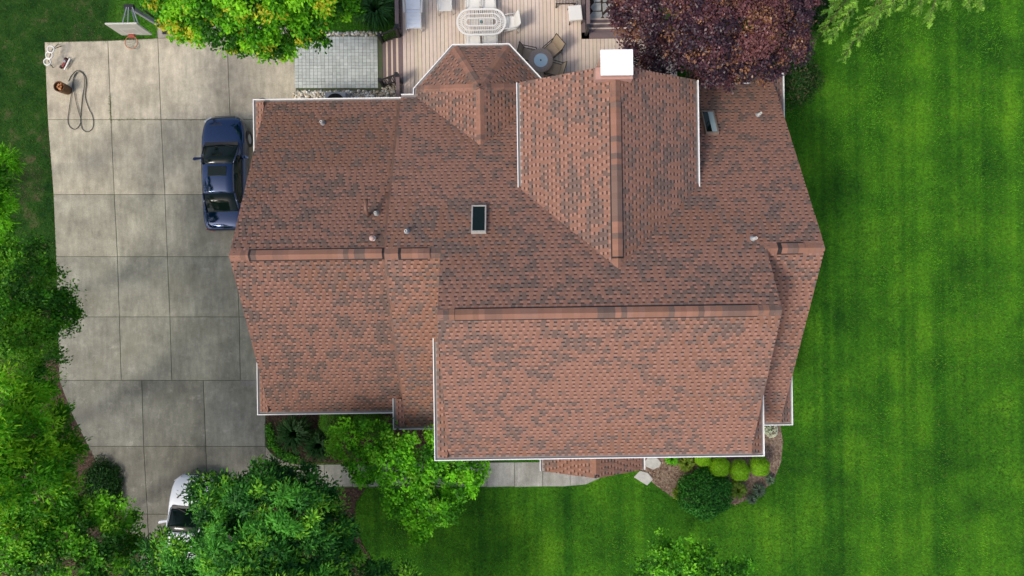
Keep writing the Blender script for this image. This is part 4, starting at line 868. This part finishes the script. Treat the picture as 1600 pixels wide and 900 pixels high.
# ------------------------------------------------------------ vegetation
def leaves(name, c, nrm, axis, L, W, cols, material, parent=None):
    n = len(c); nrm = nrm / np.linalg.norm(nrm, axis=1)[:, None]
    ax = axis - nrm * (axis * nrm).sum(1)[:, None]; ax /= np.maximum(np.linalg.norm(ax, axis=1), 1e-6)[:, None]; b = np.cross(nrm, ax)
    L = L[:, None]; W = W[:, None]
    V = np.stack([c - ax * L * .5, c + b * W * .5 - ax * L * .05 + nrm * W * .12, c + ax * L * .5 - nrm * L * .1, c - b * W * .5 - ax * L * .05 + nrm * W * .12], 1)
    return put(name, quads_np(name, V, 4, material, cols), parent)
def rand_dirs(n):
    d = RNG.normal(size=(n, 3)); return d / np.linalg.norm(d, axis=1)[:, None]
def tree(name, label, base_px, lobes, pal, cat='tree', leaf=(.10, .055), clump_r=(.22, .42), dens=1.0, per=46, trunk_r=.14, material=None, bright=None, rosette=.5, group='garden trees', zflat=.75, low=-.35):
    """lobes: (px, py, z, radius px). The crown is a cloud of leaf clumps over the lobes; limbs run from the trunk to each lobe."""
    material = material or m_leaf; bp3 = P(*base_px, 0.0); e = empty(name, bp3, label, cat, group)
    cs = []; ctone = []
    LB = [(P(x, y, z), M1(r, z)) for x, y, z, r in lobes]
    for c, r in LB:
        n = int(max(7, dens * 21 * (r / .5) ** 2)); d = rand_dirs(n * 3); d = d[d[:, 2] > low][:n]; n = len(d); rad = r * RNG.uniform(.5, 1.0, n) ** .5
        q = np.array(c) + d * rad[:, None] * np.array([1, 1, zflat]); cs.append(q); ctone.append(np.full(n, RNG.normal(0, .20)))
    cs = np.vstack(cs); tone = np.concatenate(ctone) + RNG.normal(0, .24, len(cs)); N = len(cs); per_n = np.maximum(8, RNG.normal(per, per * .25, N).astype(int)); idx = np.repeat(np.arange(N), per_n); T = len(idx)
    cr = RNG.uniform(*clump_r, N)[idx]; d = rand_dirs(T); d[:, 2] = np.abs(d[:, 2]) * .9 - .25; rad = cr * RNG.uniform(.25, 1.0, T)
    cc = cs[idx] + d * rad[:, None] * np.array([1, 1, .6]); nr = d * .45 + np.array([0, 0, .75]) + RNG.normal(0, .45, (T, 3))
    ax = d * rosette + rand_dirs(T) * (1 - rosette) + np.array([0, 0, -.15]); sz = RNG.uniform(.65, 1.25, T)
    pal = np.array(pal); pick = np.clip((tone[idx] + RNG.normal(0, .16, T)) * 1.6 + .45, 0, .999); f = pick * (len(pal) - 1); i0 = f.astype(int); fr = (f - i0)[:, None]; cols = pal[i0] * (1 - fr) + pal[np.minimum(i0 + 1, len(pal) - 1)] * fr
    if bright is not None:
        bcol, bfrac = bright; m = RNG.random(N) < bfrac; mm = m[idx] & (RNG.random(T) < .75); cols[mm] = np.array(bcol) * RNG.uniform(.7, 1.2, (mm.sum(), 1))
    cols = cols * RNG.uniform(.8, 1.2, (T, 1))
    leaves('crown', cc, nr, ax, leaf[0] * sz, leaf[1] * sz, cols, material, e)
    # trunk and limbs
    cz = np.mean([c.z for c, _ in LB]); cen = sum((c for c, _ in LB), Vector()) / len(LB); fork = Vector((bp3.x * .5 + cen.x * .5, bp3.y * .5 + cen.y * .5, cz * .45)); t = MB()
    t.tube([bp3 + Vector((0, 0, -.05)), bp3 + (fork - bp3) * .5 + Vector((.03, .02, 0)), fork], [trunk_r * 1.3, trunk_r, trunk_r * .8], 8); t.build('trunk', m_bark, e, smooth=True)
    t = MB()
    for c, r in LB:
        mid = fork + (c - fork) * .5 + Vector((RNG.uniform(-.15, .15), RNG.uniform(-.15, .15), .1)); t.tube([fork, mid, c + Vector((0, 0, -r * .2))], [trunk_r * .55, trunk_r * .32, trunk_r * .12], 6)
        for k in range(5): dd = Vector(rand_dirs(1)[0]); dd.z = abs(dd.z) * .4; t.tube([mid + (c - mid) * RNG.uniform(.2, .9), c + dd * r * .8], [trunk_r * .14, trunk_r * .05], 4)
    t.build('limbs', m_bark, e, smooth=True)
    return e
GR = [(.018, .060, .010), (.030, .095, .012), (.050, .150, .016), (.085, .215, .020), (.15, .30, .026)]
GR = [(q[0] * 1.45, q[1] * 1.95, q[2] * 1.1) for q in GR]
GY = [(.022, .065, .006), (.045, .12, .008), (.085, .20, .010), (.14, .28, .014), (.26, .36, .02)]
GY = [(q[0] * 1.0, q[1] * 1.65, q[2] * 1.1) for q in GY]
GD = [(.010, .042, .012), (.018, .068, .016), (.028, .100, .022), (.050, .150, .030), (.09, .23, .04)]
GD = [(q[0] * 1.3, q[1] * 1.755, q[2] * 1.1) for q in GD]
GF = [(.022, .075, .006), (.038, .115, .008), (.060, .165, .010), (.10, .24, .014), (.17, .33, .02)]
GF = [(q[0] * 1.35, q[1] * 1.95, q[2] * 1.1) for q in GF]
PU = [(.022, .012, .020), (.038, .018, .028), (.060, .026, .036), (.085, .032, .040), (.12, .045, .045)]
PU = [tuple(c * 1.25 for c in q) for q in PU]
tree('maple_tree', 'bright yellow green tree leaning over the driveway end and patio', (400, -40), [(258, 12, 4.6, 30), (300, 22, 5, 40), (345, 30, 5.3, 42), (395, 35, 5.5, 44), (445, 32, 5.5, 42), (482, 12, 5.5, 40), (525, 2, 5, 32), (400, -14, 6.5, 56), (330, -22, 6, 48), (470, -30, 6.5, 56), (398, 66, 4.6, 22), (430, 72, 4.4, 18), (368, 60, 4.6, 24), (466, 58, 4.6, 18), (492, 62, 4.6, 16), (415, 80, 4.3, 11), (446, 80, 4.3, 11), (550, 3, 4.9, 16), (318, 48, 4.6, 20), (282, 45, 4.5, 14)], GY, leaf=(.135, .08), per=66, dens=.5, clump_r=(.26, .46), bright=((.50, .50, .03), .13), trunk_r=.16)
tree('plum_tree', 'dark purple leaved tree behind the house and chimney', (1110, 30), [(992, 20, 5, 36), (1008, 70, 4.9, 34), (1050, 28, 6, 50), (1045, 85, 5.2, 34), (1105, 55, 6.5, 52), (1115, 95, 5.5, 34), (1165, 38, 6.2, 52), (1170, 88, 5.6, 36), (1222, 25, 5.5, 44), (1232, 68, 5.2, 32), (1142, 114, 5, 22), (1200, 100, 5.0, 27), (1100, 112, 5.1, 20), (1090, -20, 6.5, 58), (1180, -25, 6, 58), (1000, -22, 5, 48), (1240, -10, 5, 40)], PU, leaf=(.095, .06), bright=((.24, .115, .055), .16), material=m_leafp, per=58, dens=1.25, trunk_r=.16)
tree('ash_tree', 'large dark green tree covering the white car', (440, 880), [(325, 768, 6, 26), (348, 800, 6.5, 40), (398, 752, 5.5, 32), (408, 790, 7, 45), (447, 762, 6, 28), (474, 748, 5.5, 24), (460, 800, 7.5, 42), (498, 790, 6, 34), (515, 830, 6, 36), (480, 850, 7, 46), (420, 860, 7.5, 52), (360, 862, 7.5, 48), (300, 868, 7, 38), (258, 862, 6, 30), (228, 895, 6, 28), (530, 872, 5.5, 28), (535, 835, 5.2, 22), (505, 765, 5.4, 20), (355, 775, 6.2, 26), (440, 735, 5.2, 18), (585, 895, 5, 24), (625, 902, 4.5, 20), (400, 925, 8, 66), (500, 925, 7, 56), (290, 930, 7, 56), (330, 1050, 6.5, 80), (400, 1060, 6.8, 85), (480, 1075, 6.5, 85), (550, 1085, 6, 80), (620, 1095, 5.5, 75)], GD, leaf=(.145, .055), bright=((.22, .52, .035), .22), rosette=.85, per=100, dens=.56, clump_r=(.30, .52), trunk_r=.2)
tree('dogwood_tree', 'mid green tree between the front path and the big roof', (640, 735), [(540, 690, 3.8, 28), (580, 688, 4, 32), (612, 715, 4.5, 38), (655, 708, 4.5, 36), (698, 715, 4.5, 36), (730, 738, 4.2, 27), (566, 728, 4, 26), (630, 765, 4.3, 36), (685, 765, 4.3, 38), (652, 800, 3.8, 24), (695, 790, 3.8, 24), (658, 826, 3.5, 10), (655, 838, 3.4, 6), (718, 765, 4, 24)], GF, leaf=(.125, .075), per=70, dens=.46, clump_r=(.26, .44), bright=((.17, .42, .022), .14), trunk_r=.09)
tree('young_tree', 'bright green young tree at the bottom edge of the lawn', (1022, 893), [(1030, 846, 3.6, 15), (1036, 868, 3.8, 18), (1072, 868, 4.2, 25), (1105, 880, 4.2, 24), (1050, 890, 4.5, 30), (1002, 896, 3.8, 16), (1150, 890, 3.6, 15), (1165, 880, 3.5, 9), (1080, 912, 4.6, 36), (1130, 905, 4, 24)], GR, leaf=(.12, .07), per=42, dens=.95, bright=((.16, .44, .03), .15), trunk_r=.07)
tree('locust_tree', 'feathery bright green branches at the left edge beside the lawn', (-45, 300), [(4, 260, 5, 24), (6, 312, 4.6, 20), (4, 352, 4.6, 18), (-25, 290, 6, 40), (-20, 340, 6, 36), (10, 245, 4.8, 12), (14, 378, 4.4, 10), (-70, 280, 8, 70), (-80, 200, 8, 60), (-90, 120, 8, 60)], GF, leaf=(.17, .045), rosette=.9, per=40, trunk_r=.12)
tree('hornbeam_tree', 'darker small leaved tree overhanging the left driveway edge', (10, 490), [(35, 410, 5.5, 38), (85, 450, 5, 30), (20, 475, 6, 46), (66, 495, 5.6, 38), (25, 545, 6, 46), (70, 555, 5.2, 30), (108, 468, 4.6, 16), (100, 505, 4.7, 14), (0, 430, 6, 42), (-22, 520, 7, 56), (62, 400, 4.9, 18), (118, 490, 4.4, 7), (50, 450, 6.2, 40), (-70, 480, 9, 70), (45, 520, 6.2, 40), (95, 480, 5.2, 22), (48, 590, 5.2, 22)], GR[:4] + [(.18, .42, .03)], leaf=(.105, .058), per=85, dens=.42, clump_r=(.28, .48), bright=((.13, .34, .02), .12), trunk_r=.14)
tree('willow_tree', 'yellow green tree left of the lower driveway', (0, 720), [(8, 618, 7, 42), (46, 640, 6.5, 34), (92, 692, 6, 24), (24, 690, 7.5, 48), (74, 715, 6.5, 36), (8, 755, 7.5, 46), (45, 735, 7.5, 40), (92, 648, 5.6, 12), (-22, 700, 8, 56), (-5, 820, 7, 46), (66, 605, 5.2, 16), (112, 700, 5.4, 12), (48, 680, 7.4, 40), (-60, 640, 9.5, 70), (-60, 780, 9.5, 70), (60, 770, 6.8, 38), (100, 755, 6, 26)], GF[1:] + [(.27, .55, .025)], leaf=(.15, .052), rosette=.75, per=105, dens=.36, clump_r=(.34, .6), bright=((.30, .58, .02), .16), trunk_r=.16)
tree('elm_tree', 'mid green tree in the bottom left corner', (100, 870), [(128, 795, 5.5, 32), (172, 805, 5.5, 28), (198, 822, 5, 20), (150, 845, 6, 36), (92, 835, 6, 38), (180, 862, 5, 24), (60, 880, 6.5, 42), (118, 890, 6.5, 40), (15, 890, 6.5, 42), (60, 815, 5.8, 26), (100, 800, 6, 34), (20, 840, 7, 42), (160, 890, 5.8, 34), (215, 850, 4.6, 13), (200, 890, 5, 20)], GR, leaf=(.12, .068), per=90, dens=.38, clump_r=(.30, .52), bright=((.20, .46, .025), .18), trunk_r=.14)
# shrubs
def shrub(name, label, px, py, rpx, h, pal, leaf=(.05, .03), n=5000, cat='shrub', group=None, squash=1.0, loose=.06, stems=True, jit=.5):
    r = M1(rpx); b3 = P(px, py, 0); zc = h - r * squash if h > r * squash else h * .5; c0 = P(px, py, max(zc, .1)); c0 = Vector((c0.x, c0.y, max(zc, .1))); e = empty(name, (c0.x, c0.y, .0), label, cat, group)
    d = rand_dirs(n); d[:, 2] = np.where(d[:, 2] < -.5, -d[:, 2], d[:, 2]); rz = min(r * squash, c0.z + 0.02) if c0.z < r * squash else r * squash
    lump = 1 + .05 * np.sin(d[:, 0] * 7 + px) + .05 * np.sin(d[:, 1] * 8 + py); rad = lump * RNG.uniform(.82, 1.0 + loose, n); c = np.array(c0) + d * rad[:, None] * np.array([r, r, rz])
    c[:, 2] = np.maximum(c[:, 2], .03); pl = np.array(pal); cols = pl[RNG.integers(0, len(pl), n)] * RNG.uniform(.75, 1.25, (n, 1)); sz = RNG.uniform(.7, 1.3, n)
    leaves('foliage', c, d + RNG.normal(0, jit, (n, 3)), rand_dirs(n), leaf[0] * sz, leaf[1] * sz, cols, m_leaf, e)
    s = MB()
    for k in range(6): a = k * 1.05; s.tube([(c0.x, c0.y, 0), (c0.x + .4 * r * math.cos(a), c0.y + .4 * r * math.sin(a), c0.z), (c0.x + .75 * r * math.cos(a), c0.y + .75 * r * math.sin(a), c0.z + rz * .4)], [.03, .02, .008], 5)
    s.build('stems', m_bark, e); return e
YG = [(.19, .42, .012), (.24, .50, .014), (.13, .33, .010), (.29, .56, .02)]
GG = 'clipped round shrubs at the front corner'
shrub('round_shrub', 'large dark green round shrub at the corner bed edge', 1101, 771, 37, 1.5, [(.035, .19, .024), (.06, .27, .035), (.10, .36, .05), (.016, .10, .015)], (.10, .055), 7500, jit=.6, loose=.12)
for k, (x, y, r, lb) in enumerate(((1098, 711, 14, 'yellow green ball shrub mostly hidden under the front eave'), (1123, 724, 17.5, 'yellow green ball shrub directly above the large round shrub'), (1155, 731, 16.5, 'yellow green ball shrub, second from the right end'), (1186, 724, 16.5, 'yellow green ball shrub farthest right, at the roof corner'))):
    shrub('ball_shrub', lb, x, y + 4, r, 1.1, YG, (.04, .024), 6500, group=GG, loose=.01, jit=.22)
for x, y, r, lb in ((526, 657, 27, 'low clipped green bush under the garage eave, left one'), (577, 660, 27, 'low clipped green bush under the garage eave, right one')): shrub('boxwood_bush', lb, x, y, r, 1.3, [(.045, .17, .012), (.07, .23, .015), (.10, .29, .018)], (.045, .028), 7000, group='clipped bushes under the eave', squash=.8, jit=.25)
shrub('holly_bush', 'dark speckled bush behind the rear right roof corner', 1240, 128, 30, 2.0, [(.014, .05, .010), (.022, .075, .014), (.04, .12, .022), (.11, .10, .05)], (.09, .05), 4200, loose=.35)
shrub('holly_bush', 'dark bush between purple tree and conifer', 1278, 20, 24, 1.8, [(.010, .035, .008), (.018, .055, .012), (.03, .085, .018)], (.07, .04), 4000)
shrub('ground_ivy', 'dark dense ground cover clump beside the lower driveway', 160, 765, 26, .4, [(.012, .05, .010), (.018, .075, .014), (.028, .10, .018)], (.08, .05), 7000, squash=.35, loose=.6).scale = (.8, 1.3, 1)
def tuft(name, label, px, py, rpx, h, pal, n=420, group=None, wdt=.022, cat='ornamental grass'):
    b3 = P(px, py, .02); r = M1(rpx); e = empty(name, b3, label, cat, group); a = RNG.uniform(0, 6.283, n); rr = r * RNG.uniform(.35, 1.05, n); hh = h * RNG.uniform(.6, 1.1, n); V = []; pl = np.array(pal); cl = []
    for i in range(n):
        d = np.array([math.cos(a[i]), math.sin(a[i]), 0]); s_ = np.array([-d[1], d[0], 0]) * wdt; o = np.array(b3) + d * rr[i] * .06; p1 = o + d * rr[i] * .45 + [0, 0, hh[i] * .85]; p2 = o + d * rr[i] * .8 + [0, 0, hh[i] * .9]; p3 = o + d * rr[i] * 1.05 + [0, 0, hh[i] * .6]; c = pl[RNG.integers(len(pl))] * RNG.uniform(.75, 1.25)
        V += [[o - s_ * .5, o + s_ * .5, p1 + s_, p1 - s_], [p1 - s_, p1 + s_, p2 + s_ * .8, p2 - s_ * .8], [p2 - s_ * .8, p2 + s_ * .8, p3 + s_ * .1, p3 - s_ * .1]]; cl += [c, c, c]
    put('blades', quads_np('blades', np.array(V), 4, m_leaf, np.array(cl)), e); k = MB(); k.lathe(b3, [(.001, .06), (.05, .04), (.07, -.01)], 8); k.build('crown_base', m_mulch, e); return e
GT = [(.016, .065, .012), (.028, .10, .018), (.04, .13, .03)]
tuft('grass_clump', 'tall dark green grass clump nearest the driveway corner', 466, 674, 30, .8, GT, group='grass clumps in the front bed'); tuft('grass_clump', 'spiky dark green clump beside the mid green tree', 503, 692, 25, .7, GT, group='grass clumps in the front bed')
tuft('grass_clump', 'large dark green clump between bright tree and deck railing', 592, 25, 36, 1.1, GT, 700); tuft('grass_clump', 'dark green clump at the top edge by the deck railing', 600, -5, 28, 1.0, GT, 400)
HY = [(.16, .26, .025), (.11, .22, .02), (.22, .30, .04)]
for x, y, r, lb in ((1071, 722, 14, 'yellow green spiky plant between stepping stone and ball shrubs'), (1058, 768, 11, 'yellow green plant left of the large round shrub'), (1048, 714, 12, 'green plant tight against the front gutter'), (1150, 763, 15, 'light green plant below the ball shrubs')): tuft('hosta_plant', lb, x, y, r, .35, HY if x != 1048 else GF[2:4], 160, 'small bed plants', .035, 'plant')
for x, y, r, lb in ((1183, 764, 12, 'grey green small plant at the curved bed edge'), (1200, 748, 9, 'sparse grey green plant below the rightmost ball shrub'), (1172, 778, 9, 'grey green sprig beside the lawn edge')): tuft('lavender_plant', lb, x, y, r, .3, [(.13, .19, .12), (.08, .15, .07), (.18, .23, .16)], 110, 'small bed plants', .02, 'plant')
e = empty('white_flower', P(1204, 671, .02), 'white flowering plant below the right wing eave', 'flower'); n = 260; d = rand_dirs(n); c = np.array(P(1205, 672, .3)) + d * np.array([.26, .30, .16]); leaves('petals', c, np.array([[0, 0, 1.]]) + RNG.normal(0, .5, (n, 3)), rand_dirs(n), np.full(n, .07), np.full(n, .05), np.tile([[.62, .66, .50]], (n, 1)) * RNG.uniform(.7, 1.15, (n, 1)), m_leaf, e); n = 200; c = np.array(P(1195, 669, .15)) + rand_dirs(n) * np.array([.3, .24, .14]); leaves('foliage', c, np.array([[0, 0, 1.]]) + RNG.normal(0, .5, (n, 3)), rand_dirs(n), np.full(n, .08), np.full(n, .045), np.tile([[.09, .19, .04]], (n, 1)), m_leaf, e)
e = empty('border_plants', P(440, 700, .02), 'low leafy green edging along the bed and path curve', 'plants'); n = 1400; tt = RNG.random(n); ex = np.interp(tt, [0, .3, .6, 1], [420, 424, 438, 462]); ey = np.interp(tt, [0, .3, .6, 1], [668, 695, 712, 720]); c = np.array([P(x + RNG.normal(0, 3.5), y + RNG.normal(0, 3) - 2, RNG.uniform(.05, .2))[:] for x, y in zip(ex, ey)]); leaves('foliage', c, np.array([[0, 0, 1.]]) + RNG.normal(0, .5, (n, 3)), rand_dirs(n), np.full(n, .08), np.full(n, .05), np.array(GR)[RNG.integers(0, 4, n)], m_leaf, e)
# conifer with feathery sprays
def conifer(name, label, base, tips):
    bp3 = P(*base, 0); e = empty(name, bp3, label, 'tree', 'garden trees'); br = MB(); cs = []; axs = []; cl = []; top = Vector((bp3.x, bp3.y, 9.5)); br.tube([bp3, top], [.22, .03], 8); br.build('trunk', m_bark, e, smooth=True); tw = MB(); NP = np.array([(.09, .24, .03), (.14, .33, .04), (.20, .42, .055), (.28, .52, .07)])
    for px, py, z in tips:
        tip = P(px, py, z); st = Vector((bp3.x, bp3.y, z + 1.0)); dirv = (tip - st); Ln = dirv.length; mid = st + dirv * .5 + Vector((0, 0, .35)); path = smooth_path([st, mid, tip], 12); tw.tube(path, [.035 * (1 - i / len(path)) + .006 for i in range(len(path))], 5)
        m = len(path)
        for k0 in range(105):
            f = RNG.uniform(.22, .99) ** .8; x = f * (m - 1); i = min(int(x), m - 2); p = path[i].lerp(path[i + 1], x - i); d0 = (path[i + 1] - path[i]).normalized(); sd = d0.cross(Vector((0, 0, 1))).normalized(); sg = RNG.choice((-1, 1))
            w = (1.05 - f) * .75 + .16; d1 = (sd * sg * RNG.uniform(.35, 1.0) + d0 * RNG.uniform(.4, 1.0) + Vector((0, 0, RNG.uniform(-.45, .1)))).normalized(); L1 = w * RNG.uniform(.35, 1.0); bend = Vector((0, 0, -.25 * L1)) + d0 * .15 * L1; tw.tube([p, p + d1 * L1 * .6, p + d1 * L1 + bend], [.008, .005, .003], 3); tone = NP[RNG.integers(0, 4)] * RNG.uniform(.7, 1.25)
            for k in range(int(L1 * 95) + 10):
                t_ = RNG.uniform(.08, 1.03); pp = p + d1 * L1 * t_ + bend * t_ * t_; da = (d1 * RNG.uniform(.2, .9) + Vector(RNG.normal(0, .6, 3))).normalized(); cs.append((pp + da * .03)[:]); axs.append(da[:]); cl.append(tone * RNG.uniform(.7, 1.3))
    cs = np.array(cs); axs = np.array(axs); n = len(cs); leaves('needles', cs, np.array([[0, 0, 1.]]) + RNG.normal(0, .35, (n, 3)), axs, RNG.uniform(.07, .13, n), RNG.uniform(.022, .034, n), np.array(cl), m_leaf, e); tw.build('branches', m_bark, e); return e
conifer('conifer_tree', 'light green feathery conifer hanging over the top of the lawn', (1390, -130), [(1262, 80, 2.6), (1296, 62, 3.6), (1318, 92, 3.2), (1340, 66, 3.6), (1362, 42, 4.0), (1385, 20, 4.3), (1410, 12, 4.4), (1450, 38, 3.8), (1432, 20, 4.1), (1480, 8, 4.2), (1512, 12, 3.8), (1534, 16, 3.4), (1290, 20, 4.4), (1330, 10, 4.6), (1300, -20, 5), (1500, -30, 4.5), (1270, -60, 5), (1420, -40, 6), (1350, -40, 6)])

# ------------------------------------------------------------ grass blades over the lawn
excl = [DRIVE_POLY, pts(wk_poly)] + list(BED.values()) + [pts([(458, 50), (626, 50), (626, 210), (458, 210)]), [(-8.9, -4.1), (9.5, -4.1), (9.5, 6.7), (-8.9, 6.7)], [(-2.1, -5.2), (7.7, -5.2), (7.7, -4), (-2.1, -4)], [(xl0, 6.6), (6.6, 6.6), (6.6, 12.6), (xl0, 12.6)]]
n = 420000; q = RNG.uniform([-22.5, -13.5], [22.5, 13.5], (n, 2)); keep = np.ones(n, bool)
for pl in excl: keep &= ~in_poly(q[:, 0], q[:, 1], [(p[0], p[1]) for p in pl])
q = q[keep]; n = len(q)
def vnoise(x, y, sc, seed):
    g = np.random.default_rng(seed).normal(size=(256, 256)); u = x * sc + 500; v = y * sc + 500; i = np.floor(u).astype(int); j = np.floor(v).astype(int); fx = u - i; fy = v - j; fx = fx * fx * (3 - 2 * fx); fy = fy * fy * (3 - 2 * fy); i %= 255; j %= 255
    return (g[i, j] * (1 - fx) + g[i + 1, j] * fx) * (1 - fy) + (g[i, j + 1] * (1 - fx) + g[i + 1, j + 1] * fx) * fy
X_, Y_ = q[:, 0], q[:, 1]
RX, RY = X_ * .8 + Y_ * .6, Y_ * .8 - X_ * .6; QX, QY = X_ * .45 - Y_ * .89, Y_ * .45 + X_ * .89
patch = .45 * vnoise(RX, RY, .35, 1) + .5 * vnoise(QX, QY, .9, 2) + .55 * vnoise(RX, RY, 2.3, 3) + .5 * vnoise(QX, QY, 6, 4)
stripe = .75 * vnoise(X_, Y_ * .02, .75, 5) + .55 * vnoise(X_, Y_ * .02, 3.2, 6) + .9 * np.exp(-((X_ - 14.9) / .35) ** 2)
t = np.clip(.44 + .19 * patch + .20 * stripe + RNG.normal(0, .13, n), 0, 1)[:, None]
cA = np.array([.009, .060, .004]); cB = np.array([.155, .42, .013]); left = (X_ < -15.5) | ((X_ < -12) & (Y_ > 9.5)); t[left] = t[left] * .30     # turf beside the driveway coloured darker
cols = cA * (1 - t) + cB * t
dry = RNG.random(n) < .05; cols[dry] = np.array([.17, .19, .05]) * RNG.uniform(.6, 1.1, (dry.sum(), 1))
worn = (q[:, 0] < -17) & (vnoise(X_, Y_, .8, 9) + .5 * vnoise(X_, Y_, 3, 10) > .9); cols[worn] = np.array([.17, .13, .075]) * RNG.uniform(.5, 1.1, (worn.sum(), 1))
a = RNG.uniform(0, 6.283, n); L = RNG.uniform(.04, .09, n); lean = RNG.uniform(.3, 1.0, n); d = np.column_stack([np.cos(a) * lean, np.sin(a) * lean, np.ones(n) * .8]); sd = np.column_stack([-np.sin(a), np.cos(a), np.zeros(n)]) * .011
wd = np.array([P(x + RNG.normal(0, .7), y + RNG.normal(0, .7))[:2] for x, y in [(174 + .05 * (k - 187) , k) for k in RNG.uniform(150, 192, 260)] + [(x, 187.2) for x in RNG.uniform(174, 352, 330)] + [(k, 66 - (k - 75) * .035 + RNG.normal(0, 1)) for k in RNG.uniform(72, 240, 500)] + [(lerp_line(LE, k) - 1 + RNG.normal(0, 1), k) for k in RNG.uniform(70, 590, 900)]])
q = np.vstack([q, wd]); m = len(wd); a = np.concatenate([a, RNG.uniform(0, 6.283, m)]); L = np.concatenate([L, RNG.uniform(.03, .08, m)]); d = np.vstack([d, np.column_stack([RNG.normal(0, .6, (m, 2)), np.full(m, .7)])]); cols = np.vstack([cols, np.array([[.05, .12, .015]]) * RNG.uniform(.5, 1.6, (m, 1))]); n = len(q); sd = np.column_stack([-np.sin(a), np.cos(a), np.zeros(n)]) * .011
o3 = np.column_stack([q, np.zeros(n)]); o3[-m:, 2] = .012; V = np.stack([o3 - sd, o3 + sd, o3 + d * L[:, None]], 1)
tag(put('grass', quads_np('grass', V, 3, m_grass, cols)), 'short mown grass blades covering the lawn', 'grass', None, 'stuff')
